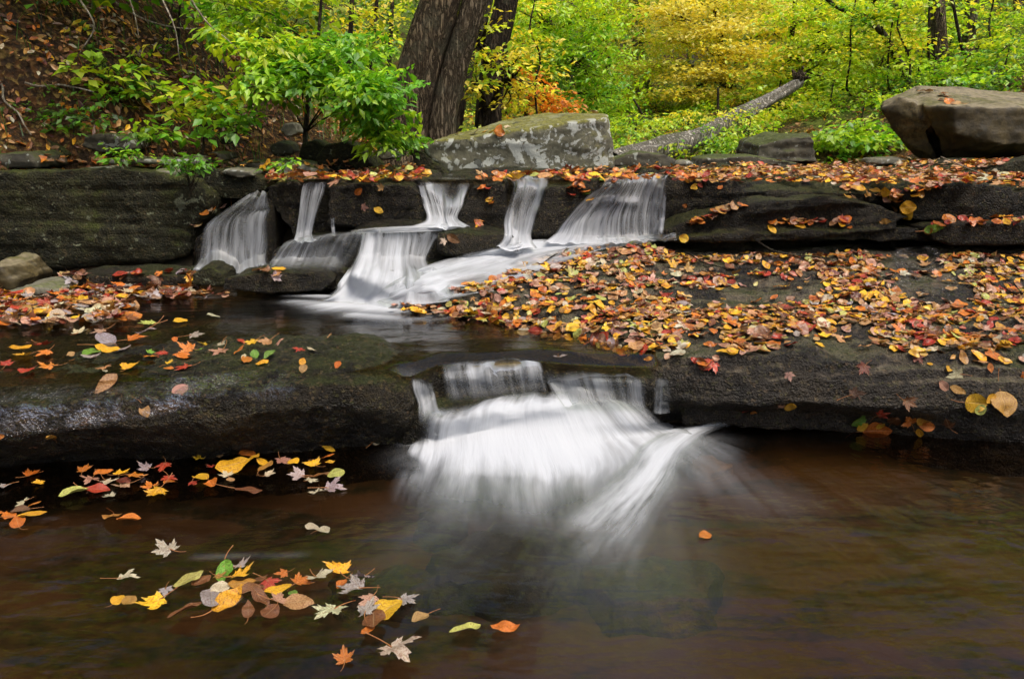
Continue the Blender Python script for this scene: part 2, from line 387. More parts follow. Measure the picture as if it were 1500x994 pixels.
# upper ledge east piece
rock('rock_ledge', [block([(972, 260), (1010, 266), (1050, 261), (1092, 270), (1080, 300), (1050, 345), (960, 352)], 4.70, 1.6),
                    block([(1080, 279), (1130, 276), (1190, 284), (1300, 284), (1330, 280), (1310, 310), (1090, 315)], 4.75, 1.8, dz=.09),
                    block([(1075, 272), (1090, 262), (1180, 264), (1195, 278), (1190, 290), (1080, 290)], 5.0, .8)], M_wetr, voxel=.018, amp=.05, freq=3, strata=.045, sfreq=20, fine=.010, smooth=2, seed=19, terr=.5,
     label='dark upper rock ledge east of the falls, topped with a band of orange leaves', cat='rock ledge')
rock('rock_ledge', [block([(960, 345), (1000, 325), (1080, 300), (1200, 288), (1290, 296), (1330, 318), (1290, 332), (1120, 338), (1040, 350)], 4.50, .6),
                    block([(985, 348), (1100, 338), (1300, 334), (1500, 340), (1500, 352), (1200, 352), (985, 356)], 4.42, .6)], M_wetr, voxel=.018, amp=.045, freq=3, strata=.045, sfreq=20, fine=.010, smooth=2, seed=23, tilt=-.12,
     label='thick dark tongue of layered rock leaning up beneath the upper east ledge', cat='rock ledge')
rock('rock_ledge', [block([(1320, 282), (1340, 272), (1400, 266), (1440, 266), (1480, 274), (1500, 300), (1470, 325), (1340, 328), (1322, 310)], 4.50, .9),
                    block([(1475, 282), (1600, 275), (1600, 330), (1475, 325)], 4.6, .9)], M_wetr, voxel=.018, amp=.045, freq=3, strata=.02, fine=.009, smooth=3, seed=29,
     label='blunt black block of ledge rock below the big brown boulder', cat='rock ledge')
rock('rock_ledge', [block([(1360, 334), (1380, 328), (1500, 325), (1620, 322), (1620, 362), (1400, 360), (1365, 352)], 4.30, .8)], M_wetr, voxel=.018, amp=.025, freq=3, strata=.01, fine=.007, smooth=2, seed=31,
     label='low wet rock step with thin trickles at the east edge of the shelf', cat='rock ledge')
rock('rock_ledge', [block([(1330, 270), (1400, 252), (1450, 238), (1520, 232), (1640, 232), (1640, 280), (1480, 276), (1430, 272)], 5.2, 1.6, dz=-.03)], M_mossy, voxel=.02, amp=.04, freq=3, strata=.02, fine=.008, smooth=2, seed=37, terr=.5,
     label='sloping mossy rock slab that carries the big brown boulder', cat='rock ledge')
# stream bed under the upper water, behind the lips
# ---- steps under the upper cascade
rock('rock_step', [block([(500, 352), (520, 338), (560, 332), (640, 334), (700, 338), (745, 345), (745, 375), (640, 400), (560, 440), (505, 430)], 4.42, .6, dz=.03),
                   block([(640, 342), (750, 345), (760, 370), (680, 378), (640, 372)], 4.34, .4)], M_wet, voxel=.016, amp=.025, freq=4, fine=.007, smooth=2, seed=41,
     label='black stepped rock between the forked upper fall and the white cascade', cat='rock ledge')
rock('rock_slope', [hull([V(560, 440, 4.0), V(640, 432, 4.0), V(760, 410, 4.15), V(870, 372, 4.45), V(980, 352, 4.62), V(980, 345, 4.75), V(800, 352, 4.75), V(650, 372, 4.5), V(560, 400, 4.3), V(560, 440, 4.0) - np.array([0, 0, .3]), V(980, 352, 4.62) - np.array([0, 0, .4]), V(800, 352, 4.75) - np.array([0, 0, .4]), V(560, 400, 4.3) - np.array([0, 0, .4])])], M_wet, voxel=.018, amp=.02, freq=4, fine=.006, smooth=2, seed=43,
     label='smooth wet rock ramp hidden under the white slanting cascade', cat='rock ledge')
rock('rock_step', [block([(395, 372), (430, 352), (480, 346), (520, 342), (530, 400), (500, 420), (430, 400), (400, 398)], 4.55, .5),
                   block([(345, 408), (390, 398), (480, 388), (520, 400), (520, 425), (400, 425), (345, 425)], 4.35, .35)], M_wet, voxel=.016, amp=.02, freq=4, fine=.006, smooth=3, seed=47,
     label='rounded wet rock below the narrow upper fall, beside the white cascade', cat='rock ledge')
rock('rock_slope', [block([(285, 350), (330, 310), (365, 290), (385, 284), (400, 290), (402, 398), (285, 400)], 4.86, .7)], M_wet, voxel=.016, amp=.02, freq=4, fine=.006, smooth=3, seed=49,
     label='dark sloping rock under the westmost upper waterfall', cat='rock ledge')
# ---- boulders
rock('boulder', [block([(-140, 262), (0, 255), (120, 247), (230, 252), (285, 268), (303, 290), (300, 318), (285, 335), (230, 338), (60, 345), (-140, 350)], 4.92, 1.1, dz=-.03),
                 block([(-140, 330), (100, 330), (230, 338), (282, 345), (280, 372), (240, 382), (100, 388), (-20, 398), (-140, 402)], 4.90, 1.0, dx=-.1)],
     M_mossy, voxel=.018, amp=.05, freq=2.6, strata=.016, sfreq=22, fine=.012, smooth=2, seed=53, label='huge dark mossy block undercut above the still water on the west side', cat='boulder')
rock('boulder', [block([(617, 214), (640, 206), (735, 204), (772, 188), (888, 172), (902, 232), (903, 250), (800, 258), (700, 260), (655, 255), (630, 235)], 6.0, .25),
                 hull([V(617, 214, 6.05), V(735, 204, 6.05), V(772, 189, 6.05), V(888, 173, 6.05), V(890, 167, 6.55), V(800, 164, 6.9), V(760, 172, 7.0), V(700, 190, 6.9), V(640, 205, 6.4), V(650, 255, 6.2), V(900, 250, 6.2), V(890, 190, 6.9), V(700, 220, 6.9)])],
     M_bould, voxel=.018, amp=.022, freq=3.5, strata=.012, sfreq=10, fine=.006, smooth=1, seed=59, label='grey lichen patched boulder with a mossy top behind the upper falls', cat='boulder')
rock('boulder', [hull([V(1290, 160, 6.55), V(1293, 150, 6.8), V(1320, 142, 6.5), V(1342, 150, 6.36), V(1352, 175, 6.3), V(1374, 238, 6.36), V(1350, 236, 6.5), V(1312, 196, 6.5), V(1345, 129, 7.2), V(1360, 230, 7.2)]),
                 hull([V(1350, 154, 6.26), V(1398, 157, 6.02), V(1500, 160, 6.05), V(1620, 168, 6.2), V(1345, 128, 7.0), V(1395, 131, 7.1), V(1450, 133, 7.4), V(1560, 143, 7.4), V(1365, 190, 6.22), V(1400, 196, 6.0), V(1388, 240, 6.25), V(1470, 212, 5.98), V(1600, 206, 6.1),
                       V(1470, 230, 6.35), V(1620, 232, 6.5), V(1560, 225, 7.3), V(1400, 235, 7.2)]),
                 hull([V(1325, 160, 6.6), V(1420, 160, 6.4), V(1420, 234, 6.5), V(1345, 232, 6.6), V(1330, 140, 7.1), V(1430, 140, 7.1), V(1430, 230, 7.1), V(1345, 228, 7.1)])],
     M_brown, voxel=.016, amp=.045, freq=2.4, strata=.012, sfreq=9, fine=.006, smooth=1, seed=61, label='large angular brown boulder perched on the upper slab to the east', cat='boulder')
rock('boulder', [block([(1108, 232), (1112, 212), (1140, 204), (1190, 200), (1196, 212), (1194, 238), (1150, 240)], 6.8, .6, dz=.04)], M_bank, voxel=.016, amp=.06, freq=4, strata=.03, fine=.008, smooth=2, seed=67,
     label='small squared grey brown boulder on the far edge of the orange leaf band', cat='boulder')
# small stones: (outline, depth, thick, material, label)
SM = [
    ([(1020, 246), (1028, 232), (1100, 228), (1170, 238), (1165, 246)], 6.4, .5, M_bank, 'thin layered slab lying in front of the small squared boulder'),
    ([(1278, 241), (1284, 232), (1320, 231), (1335, 236), (1335, 242)], 6.3, .3, M_slab, 'pale thin slab beside the foot of the brown boulder'),
    ([(896, 244), (900, 232), (935, 222), (975, 226), (1000, 238), (985, 246)], 7.0, .8, M_bank, 'flat grey rock just east of the lichen boulder'),
    ([(990, 243), (997, 236), (1012, 236), (1020, 243)], 6.5, .15, M_slab, 'fist sized pale green stone by the flat layered slab'),
    ([(915, 218), (940, 208), (1000, 205), (1005, 214), (960, 222)], 8.5, .9, M_bank, 'low brown rock behind the lower end of the fallen log'),
    ([(278, 262), (300, 248), (360, 250), (392, 262), (395, 278), (350, 292), (300, 290), (282, 275)], 5.1, .7, M_mossy, 'dark mossy overhanging rock wedged beside the westmost upper fall'),
    ([(322, 254), (330, 247), (365, 250), (372, 258), (350, 262)], 5.05, .25, M_slab, 'pale lichened flat stone on the overhanging mossy rock'),
    ([(215, 258), (222, 250), (248, 252), (250, 262)], 5.0, .2, M_slab, 'pale flat stone on the eastern rim of the huge mossy block'),
    ([(125, 252), (128, 245), (160, 244), (165, 253)], 5.0, .2, M_slab, 'small pale stone midway along the top of the huge mossy block'),
    ([(0, 240), (-40, 226), (40, 224), (52, 232), (55, 246), (-40, 250)], 5.2, .4, M_bank, 'squared dull green rock at the west end above the huge block'),
    ([(56, 206), (66, 202), (82, 210), (102, 226), (98, 232), (78, 226)], 5.6, .18, M_mossy, 'dark slanting finger of rock poking out of the litter'),
    ([(120, 214), (126, 198), (160, 196), (195, 206), (198, 220), (150, 226)], 5.7, .35, M_bank, 'mossy grey rock half buried in litter beside the slanting finger'),
    ([(206, 175), (215, 150), (240, 150), (250, 170), (245, 186), (220, 188)], 6.6, .3, M_bank, 'upright grey slab in the leafy slope under the pale twigs'),
    ([(150, 240), (155, 232), (290, 232), (298, 238), (290, 243)], 5.25, .35, M_slab, 'long thin pale slab lying along the foot of the slope'),
    ([(300, 230), (310, 220), (330, 224), (335, 236), (310, 240)], 5.5, .25, M_bank, 'blocky grey rock at the east end of the long thin slab'),
    ([(318, 205), (326, 199), (338, 202), (340, 212), (322, 214)], 6.0, .2, M_mossy, 'little moss covered rock on the slope above the blocky grey rock'),
    ([(345, 248), (352, 238), (400, 236), (410, 248), (395, 256), (350, 256)], 5.3, .35, M_bank, 'layered lichened rock above the narrow upper fall'),
    ([(395, 248), (400, 238), (445, 240), (478, 252), (470, 258), (410, 258)], 5.35, .35, M_slab, 'long pale lichened slab beside the lip of the narrow fall'),
    ([(395, 216), (408, 206), (424, 212), (430, 226), (402, 228)], 6.0, .25, M_bank, 'tilted grey rock behind the pale slab by the narrow fall'),
    ([(436, 232), (442, 210), (462, 206), (480, 215), (470, 236)], 5.9, .3, M_mossy, 'round mossy rock at the foot of the green sapling'),
    ([(462, 234), (475, 214), (505, 206), (530, 222), (555, 250), (500, 256), (470, 250)], 5.6, .5, M_mossy, 'big leaning dark green rock below the green sapling'),
    ([(408, 190), (415, 182), (432, 180), (438, 196), (420, 202)], 6.8, .25, M_slab, 'pale angular rock in the litter near the sapling stem'),
    ([(545, 226), (556, 214), (580, 216), (590, 230), (560, 236)], 6.3, .25, M_bank, 'small dark rock between the sapling and the lichen boulder'),
    ([(598, 215), (620, 222), (660, 256), (655, 262), (625, 258), (606, 240)], 5.95, .3, M_mossy, 'dark wedge of rock leaning under the west end of the lichen boulder'),
    ([(283, 418), (280, 402), (292, 393), (310, 392), (326, 402), (330, 420)], 4.2, .2, M_mossy, 'small green gold stone at the edge of the still middle pool'),
    ([(-40, 424), (-30, 385), (0, 391), (22, 415), (20, 428)], 4.3, .4, M_brown, 'smooth brown stone corner at the west side of the middle pool'),
    ([(5, 432), (12, 424), (50, 419), (78, 425), (80, 434), (40, 438)], 4.1, .3, M_slab, 'flat pale stone beside the raft of leaves in the middle pool'),
    ([(90, 425), (80, 412), (110, 404), (200, 402), (290, 403), (285, 425), (180, 430)], 4.35, .35, M_wet, 'low black rock bar with leaves caught along it under the huge block'),
    ([(325, 425), (330, 408), (360, 402), (420, 398), (470, 400), (490, 412), (470, 426), (390, 430)], 4.15, .3, M_wet, 'low dark greenish rock bar with leaves, west of the white cascade'),
]
for k, (poly, yf, th, m, lab) in enumerate(SM):
    w_ = abs(poly[0][0] - poly[len(poly) // 2][0]) * yf / FP
    rock('stone', [block(poly, yf, th, dz=.01, taper=.9)], m, voxel=.012 if yf < 6 else .016, amp=.018, freq=7, strata=.008, sfreq=25, fine=.004, smooth=2, seed=70 + k, label=lab, cat='rock')

M_sub = mat_rock('submerged_green_rock', (.012, .018, .010), (.030, .036, .020), (.075, .055, .030), moss=.3, moss_col=(.020, .040, .016), rough=(.6, .9), bump=.02, grain=40.0, spec=.2)
M_och = mat_rock('submerged_ochre_stone', (.07, .045, .02), (.12, .08, .034), (.17, .12, .055), moss=.1, rough=(.6, .9), bump=.01, grain=40.0, spec=.2)
def under_rock(poly, z, m, lab, seed):
    top = [Z(px, py, z) for px, py in poly]; c = sum(top) / len(top)
    bot = [c + (p - c) * 1.25 - np.array([0, 0, .16]) for p in top]
    rock('submerged_rock', [hull(top + bot)], m, voxel=.016, amp=.05, freq=7, fine=.008, smooth=4, seed=seed, solid=False, label=lab, cat='rock', shape=lambda co, no: np.stack([co[:, 0], co[:, 1], np.minimum(co[:, 2], z - .01 + .06 * fbm(co * np.array([4, 7, 4]), 3, seed))], 1))
for i, (poly, z, m, lab) in enumerate([
    ([(640, 800), (700, 768), (790, 762), (850, 785), (830, 830), (720, 850), (650, 838)], -.11, M_sub, 'sunken dark green rock just below the foaming fan of the lower waterfall'),
    ([(860, 830), (960, 815), (1050, 830), (1040, 870), (900, 880)], -.12, M_sub, 'sunken greenish rock between the fan of foam and the drifting orange leaf'),
        ([(480, 835), (560, 820), (640, 835), (600, 865), (510, 868)], -.13, M_sub, 'sunken dark patch of rock under the east end of the leaf raft'),
    ([(610, 745), (660, 738), (680, 752), (640, 760)], -.11, M_sub, 'small sunken green stone on the west edge of the foam fan'),
    ([(1012, 674), (1040, 668), (1075, 671), (1080, 680), (1040, 684), (1015, 682)], -.09, M_och, 'ochre stone just under the water east of the foam streak')]):
    under_rock(poly, z, m, lab, 120 + i)
# ================================================================ water
def bvh_all():
    vs = []; ts = []; off = 0
    for co, t in SOLID:
        vs.append(co); ts.append(t + off); off += len(co)
    return BVHTree.FromPolygons(np.concatenate(vs).tolist(), np.concatenate(ts).tolist())
# SOLID holds coordinates read before each mesh was moved to its own origin, so it is in world space
BV = bvh_all()

def foam_shader(s, nrm=None):
    d = {'Color': (.64, .67, .71, 1)}
    t = {'Color': (.64, .67, .71, 1)}
    if nrm is not None: d['Normal'] = nrm
    a = s.n('BsdfDiffuse', d).outputs[0]; b = s.n('BsdfTranslucent', t).outputs[0]
    return s.n('MixShader', {0: .35, 1: a, 2: b}).outputs[0]
def mat_pool(name, tint, rough, sx, sy, bumpd, wave):
    s = NT(name)
    fuv = s.attr('flow', 'Vector'); foam = s.attr('foam')
    pos = s.n('NewGeometry').outputs['Position']
    n1 = s.noise(s.mul(pos, (sx, sy, 1)), 1.0, 3, .5, .4)
    n2 = s.noise(s.mul(fuv, wave), 1.0, 3, .55, .2)
    n3 = s.noise(s.mul(pos, (9, 26, 1)), 1.0, 3, .5, .4)
    h = s.math('ADD', n1, s.math('MULTIPLY', n2, .5))
    h = s.math('ADD', h, s.math('MULTIPLY', n3, .12))
    nrm = s.bump(h, bumpd, 1.0)
    fr = s.n('Fresnel', {'IOR': 1.33, 'Normal': nrm}).outputs[0]
    tr = s.n('BsdfTransparent', {'Color': (*tint, 1)}).outputs[0]
    gl = s.n('BsdfAnisotropic' if False else 'BsdfGlossy', {'Roughness': rough, 'Normal': nrm, 'Color': (1, 1, 1, 1)}).outputs[0]
    w_ = s.n('MixShader', {0: s.math('MULTIPLY', fr, .95, clamp=True), 1: tr, 2: gl}).outputs[0]
    st = s.noise(s.mul(fuv, (26, 1.2, 1)), 1.0, 4, .55, .0)
    st2 = s.noise(s.mul(fuv, (11, .9, 1)), 1.0, 3, .5, .2)
    k = s.math('ADD', s.math('MULTIPLY', st, .9), s.math('MULTIPLY', st2, .8))     # about .85
    thin = s.math('MULTIPLY', foam, s.n('MapRange', {'Value': k, 'From Min': .5, 'From Max': 1.25, 'To Min': .3, 'To Max': 1.55}).outputs[0])
    a = s.math('MINIMUM', s.math('MAXIMUM', thin, s.math('SUBTRACT', foam, .25)), .97, clamp=True)
    o = s.n('MixShader', {0: a, 1: w_, 2: foam_shader(s)}).outputs[0]
    return s.done(o)
M_low = mat_pool('lower_pool_water', (.66, .53, .40), .10, 1.6, 3.2, .022, (10, 1.0, 1))
M_mid = mat_pool('middle_pool_water', (.70, .60, .42), .13, 1.2, 3.0, .014, (8, 1.0, 1))

def stroke_field(P2, strokes):
    f = np.zeros(len(P2))
    for st in strokes:
        for (a, b) in zip(st[:-1], st[1:]):
            A = np.array(a[0]); B = np.array(b[0]); d = B - A
            t = np.clip(((P2 - A) @ d) / (d @ d), 0, 1)
            q = A + t[:, None] * d
            r = np.linalg.norm(P2 - q, axis=1)
            w_ = a[1] + (b[1] - a[1]) * t; i_ = a[2] + (b[2] - a[2]) * t
            f = np.maximum(f, i_ * np.exp(-(r / w_) ** 2 * .9)) if st is not None else f
    return f
def S(z, *pts):
    return [(Z(p[0], p[1], z)[:2], p[2], p[3]) for p in pts]
# lower pool
xs = np.linspace(-4.6, 5.0, 420); ys = np.concatenate([np.linspace(-1.0, 1.0, 12)[:-1], np.linspace(1.0, 3.4, 330)])
X, Y = np.meshgrid(xs, ys, indexing='ij')
P2 = np.stack([X, Y], -1).reshape(-1, 2)
strokes = [S(0, (612, 642, .06, .8), (700, 645, .09, 1.1), (800, 645, .09, 1.1), (900, 632, .08, 1.0), (965, 624, .05, .7)), S(0, (640, 668, .10, .45), (760, 685, .13, .55), (880, 672, .13, .5), (980, 645, .10, .4)),
           S(0, (1010, 640, .10, .35), (950, 700, .12, .32), (890, 770, .13, .18), (840, 840, .15, .06)), S(0, (950, 740, .14, .14), (925, 850, .2, .07), (900, 980, .2, .03)),
           S(0, (1000, 670, .10, .22), (1100, 730, .14, .09), (1180, 760, .12, .0)), S(0, (700, 730, .14, .15), (640, 820, .2, .04)), S(0, (290, 815, .015, .07), (440, 812, .015, .07))]
foam = stroke_field(P2, strokes)
src = Z(930, 560, 0.0)[:2] + np.array([.05, .25])
d = P2 - src
ang = np.arctan2(d[:, 0], -d[:, 1]); rad = np.linalg.norm(d, axis=1)
flow = np.stack([ang * 1.0, rad, np.zeros(len(P2))], -1)
z = 0 * foam + .004 * noise(np.stack([ang * 6, rad * 2, ang * 0], -1), 4) * sstep(1.4, .3, rad)
co = np.concatenate([P2, z[:, None]], 1)
idx = np.arange(len(co)).reshape(X.shape)
fc = np.stack([idx[:-1, :-1], idx[1:, :-1], idx[1:, 1:], idx[:-1, 1:]], -1).reshape(-1, 4)
link('lower_pool_water', mesh_from('lower_pool_water', co, fc, M_low, attrs={'foam': foam, 'flow': flow}), kind='structure')
# middle pool
lipx = []; lipy = []
for (px, lpy, lz, *_r_) in L1 + stp[1:]:
    p = Z(px, lpy, lz); lipx.append(p[0]); lipy.append(p[1])
lipx += [.60, .9]; lipy += [3.0, 3.1]
xs = np.linspace(-4.4, .9, 260); ts = np.linspace(0, 1, 150) ** 1.3
X, T = np.meshgrid(xs, ts, indexing='ij')
y0 = np.interp(X, lipx, lipy) + .0
Y = y0 + T * (5.9 - y0)
zz = .302 - .030 * sstep(.10, 0, Y - y0) * sstep(-.45, -.38, X)
P2 = np.stack([X, Y], -1).reshape(-1, 2)
strokes = [S(.3, (430, 442, .05, .35), (500, 450, .10, 1.2), (570, 452, .11, 1.3), (660, 438, .07, 1.0)), S(.3, (520, 462, .05, .8), (600, 468, .05, .35), (690, 462, .05, .12)),
           S(.3, (425, 432, .03, .35), (475, 435, .04, .9)), S(.3, (240, 398, .02, .5), (330, 397, .06, 1.0), (400, 399, .08, 1.0), (450, 392, .05, .5)),
           S(.3, (140, 428, .01, .0), (320, 437, .01, .15)), S(.3, (520, 480, .05, .12), (560, 510, .05, .05)), S(.3, (600, 540, .04, .1), (900, 540, .04, .12))]
foam = stroke_field(P2, strokes)
src = np.array(Z(640, 430, .3)[:2]) + np.array([.2, .15]); d = P2 - src
flow = np.stack([np.arctan2(d[:, 1] * 1.5, d[:, 0]) * .5, np.linalg.norm(d, axis=1), np.zeros(len(d))], -1)
co = np.concatenate([P2, (zz.reshape(-1) + .008 * foam.clip(0, 1))[:, None]], 1)
idx = np.arange(len(co)).reshape(X.shape)
fc = np.stack([idx[:-1, :-1], idx[1:, :-1], idx[1:, 1:], idx[:-1, 1:]], -1).reshape(-1, 4)
link('middle_pool_water', mesh_from('middle_pool_water', co, fc, M_mid, attrs={'foam': foam, 'flow': flow}), kind='structure')
# upper stream
xs = np.linspace(-1.55, 1.25, 60); ys = np.linspace(4.90, 8.5, 60)
X, Y = np.meshgrid(xs, ys, indexing='ij'); co = np.stack([X, Y, .872 + 0 * X], -1).reshape(-1, 3)
idx = np.arange(len(co)).reshape(X.shape)
fc = np.stack([idx[:-1, :-1], idx[1:, :-1], idx[1:, 1:], idx[:-1, 1:]], -1).reshape(-1, 4)
link('upper_stream_water', mesh_from('upper_stream_water', co, fc, M_mid, attrs={'foam': np.zeros(len(co)), 'flow': co}), kind='structure')

# falling water
def mat_fall():
    s = NT('falling_water')
    uv = s.attr('flow', 'Vector'); dens = s.attr('dens')
    st = s.noise(s.mul(uv, (1, .35, 1)), 1.0, 5, .6)
    st2 = s.noise(s.mul(uv, (.28, .22, 1)), 1.0, 3, .5)
    k = s.math('ADD', s.math('MULTIPLY', st, .5), s.math('MULTIPLY', st2, .5))
    m1 = s.n('MapRange', {'Value': k, 'From Min': .38, 'From Max': .64, 'To Min': .08, 'To Max': 1.15}).outputs[0]
    hi_ = s.n('MapRange', {'Value': dens, 'From Min': .75, 'From Max': 1.25, 'To Min': 0.0, 'To Max': .85}).outputs[0]
    mm = s.n('Mix', {0: hi_, 2: m1, 3: 1.0}).outputs[0]
    a = s.math('MINIMUM', s.math('MULTIPLY', s.math('MULTIPLY', dens, 1.08), mm), .97, clamp=True)
    nrm = s.bump(k, .02, .7)
    gl = s.n('BsdfGlossy', {'Roughness': .35, 'Color': (.6, .6, .6, 1), 'Normal': nrm}).outputs[0]
    tr = s.n('BsdfTransparent', {'Color': (.86, .88, .84, 1)}).outputs[0]
    fr = s.n('Fresnel', {'IOR': 1.33, 'Normal': nrm}).outputs[0]
    clear = s.n('MixShader', {0: s.math('MULTIPLY', s.math('MULTIPLY', fr, .6), s.step(dens, 0.05, .5)), 1: s.n('MixShader', {0: s.step(dens, 0, .2), 1: s.n('BsdfTransparent').outputs[0], 2: tr}).outputs[0], 2: gl}).outputs[0]
    o = s.n('MixShader', {0: a, 1: clear, 2: foam_shader(s, nrm)}).outputs[0]
    return s.done(o)
M_fall = mat_fall()
def mat_film():
    s = NT('thin_water_film')
    pos = s.n('NewGeometry').outputs['Position']; dens = s.attr('dens')
    h = s.math('ADD', s.noise(pos, 70, 3, .6), s.math('MULTIPLY', s.noise(pos, 22, 3, .6), 1.6))
    nrm = s.bump(h, .05, 1.0)
    fr = s.n('Fresnel', {'IOR': 1.5, 'Normal': nrm}).outputs[0]
    brk = s.step(s.noise(pos, 9, 4, .7), .42, .58)
    f = s.math('MULTIPLY', s.math('MULTIPLY', fr, .75), s.math('MULTIPLY', brk, s.step(dens, .0, .3)), clamp=True)
    return s.done(s.n('MixShader', {0: f, 1: s.n('BsdfTransparent').outputs[0], 2: s.n('BsdfGlossy', {'Roughness': .12, 'Normal': nrm}).outputs[0]}).outputs[0])
M_film = mat_film()
def cr(P, t):
    """Catmull-Rom along axis 0 of P at parameters t in [0, n-1]"""
    n = len(P); i = np.clip(np.floor(t).astype(int), 0, n - 2); f = (t - i).reshape((-1,) + (1,) * (P.ndim - 1))
    g = lambda k: P[np.clip(k, 0, n - 1)]
    a, b, c, d = g(i - 1), g(i), g(i + 1), g(i + 2)
    return .5 * (2 * b + (c - a) * f + (2 * a - 5 * b + 4 * c - d) * f * f + (3 * b - a - 3 * c + d) * f ** 3)
def sheet(rows, label, dens, strands=40, amp=.012, drape=.018, nu=90, nv=60, seed=0, fade=.07, mat=None, parent=None, name='waterfall', group='upper waterfalls', top_fade=.0, bot_fade=.0):
    G = np.array([[list(V(p[0], p[1], p[2])) if len(p) == 3 else list(Z(p[0], p[1], p[3])) for p in r] for r in rows])
    G = cr(G, np.linspace(0, len(rows) - 1, nv)); G = cr(G.transpose(1, 0, 2), np.linspace(0, len(rows[0]) - 1, nu)).transpose(1, 0, 2)
    D = np.array([d if isinstance(d, (list, tuple)) else [d] * len(rows[0]) for d in dens], float)
    D = cr(D, np.linspace(0, len(rows) - 1, nv)); D = cr(D.T, np.linspace(0, len(rows[0]) - 1, nu)).T
    u = np.linspace(0, 1, nu)[None, :] + np.zeros((nv, 1))
    dl = np.linalg.norm(np.diff(G, axis=0), axis=2).mean(1); v = np.concatenate([[0], np.cumsum(dl)])[:, None] + np.zeros((1, nu))
    e = sstep(0, fade, u + .06 * noise(np.stack([u * 0, v * 7], -1), seed)) * sstep(0, fade, 1 - u + .06 * noise(np.stack([u * 0 + 9, v * 7], -1), seed))
    vn = np.linspace(0, 1, nv)[:, None]
    if top_fade: e = e * sstep(0, top_fade, vn + .3 * top_fade * noise(np.stack([u * strands * .5, v * 0], -1), seed))
    if bot_fade: e = e * sstep(0, bot_fade, 1 - vn)
    D = D * e
    fl = np.stack([u * strands + seed * 13.7 + strands * .09 * noise(np.stack([u * 4.5, v * .8, u * 0 + 3], -1), seed), v * 9 + seed, u * 0 + seed], -1)
    wav = noise(np.stack([u * strands * .55 + seed, v * 2.2, u * 0], -1), seed)
    off = amp * wav * e
    pts = G.reshape(-1, 3)
    if drape:
        hit_t = np.empty(len(pts))
        for k, p in enumerate(pts):
            dv = p - EYE; L = np.linalg.norm(dv); dv /= L
            h = BV.ray_cast(Vector(EYE), Vector(dv), L + drape)
            hit_t[k] = min(L, h[3] - drape) if h[0] is not None and h[3] > 1.5 else L
            hit_t[k] = max(hit_t[k], L - .35)
        delta = (np.linalg.norm(pts - EYE, axis=1) - hit_t).reshape(nv, nu)
        for _ in range(16):     # smooth the pull so the veil stays taut
            q = np.pad(delta, 1, mode='edge')
            delta = np.maximum(delta, (q[:-2, 1:-1] + q[2:, 1:-1] + q[1:-1, :-2] + q[1:-1, 2:]) / 4)
        dirs = (pts - EYE) / np.linalg.norm(pts - EYE, axis=1)[:, None]
        pts = pts - dirs * (delta.reshape(-1, 1))
    G = pts.reshape(nv, nu, 3)
    tu = np.gradient(G, axis=1); tv = np.gradient(G, axis=0)
    nn = np.cross(tv, tu); nn /= np.linalg.norm(nn, axis=2, keepdims=True) + 1e-9
    nn *= np.sign(np.sum(nn * (EYE - G), axis=2, keepdims=True))
    G = G + nn * (off + .004)[..., None]
    idx = np.arange(nv * nu).reshape(nv, nu)
    fc = np.stack([idx[:-1, :-1], idx[:-1, 1:], idx[1:, 1:], idx[1:, :-1]], -1).reshape(-1, 4)
    me = mesh_from(name, G.reshape(-1, 3), fc, mat or M_fall, attrs={'dens': D.reshape(-1), 'flow': fl.reshape(-1, 3)})
    if parent is not None: return link(name, me, parent=parent)
    return link(name, me, label=label, cat='waterfall', group=group, origin=G.reshape(-1, 3).mean(0) * [1, 1, 0] + [0, 0, G[..., 2].min()])
z_ = None
sheet([[(368, 283, 5.15), (375, 281, 5.15), (383, 281, 5.15), (392, 284, 5.15)], [(330, 308, 4.95), (350, 305, 4.95), (372, 306, 4.95), (396, 303, 4.95)], [(298, 334, 4.84), (330, 326, 4.84), (360, 320, 4.84), (397, 312, 4.84)],
       [(292, 362, 4.80), (325, 358, 4.80), (358, 356, 4.80), (397, 352, 4.8)], [(288, 385, 4.76), (322, 385, 4.76), (358, 387, 4.76), (395, 388, 4.76)], [(280, 398, 0, .315), (315, 400, 0, .315), (360, 401, 0, .315), (405, 400, 0, .315)]],
      'broad fanning waterfall beside the huge mossy block, westmost of the upper falls', [[.4, .4, .4, .5], [.1, .2, .25, .6], [.45, .35, .35, .95], [.7, .45, .4, .9], [.95, .6, .5, .9], [1.2, .9, .9, 1]], strands=24, seed=1, fade=.14)
sheet([[(447, 267, 4.96), (460, 266, 4.96), (478, 267, 4.96)], [(443, 276, 4.83), (458, 275, 4.83), (477, 276, 4.83)], [(438, 305, 4.79), (452, 305, 4.79), (468, 304, 4.79)], [(434, 340, 4.75), (446, 342, 4.75), (458, 343, 4.75)], [(430, 354, 4.64), (446, 355, 4.62), (466, 353, 4.64)]],
      'narrow silky waterfall dropping from a leafy lip onto rounded rock', [.25, .6, .75, .8, 1.1], strands=14, seed=2, nu=50, top_fade=.15, fade=.12)
sheet([[(430, 350, 4.66), (480, 342, 4.66), (540, 336, 4.6)], [(415, 358, 4.56), (470, 354, 4.54), (535, 352, 4.5)], [(400, 378, 4.52), (460, 376, 4.5), (520, 378, 4.45)], [(385, 396, 4.5), (450, 398, 4.46), (505, 402, 4.42)]],
      'thin greyish veil of water sliding over the rounded rock below the narrow fall', [[.6, .4, .4], [.55, .3, .2], [.6, .3, .3], [.6, .3, .2]], strands=20, seed=3, fade=.15, drape=.03, bot_fade=.3, top_fade=.15)
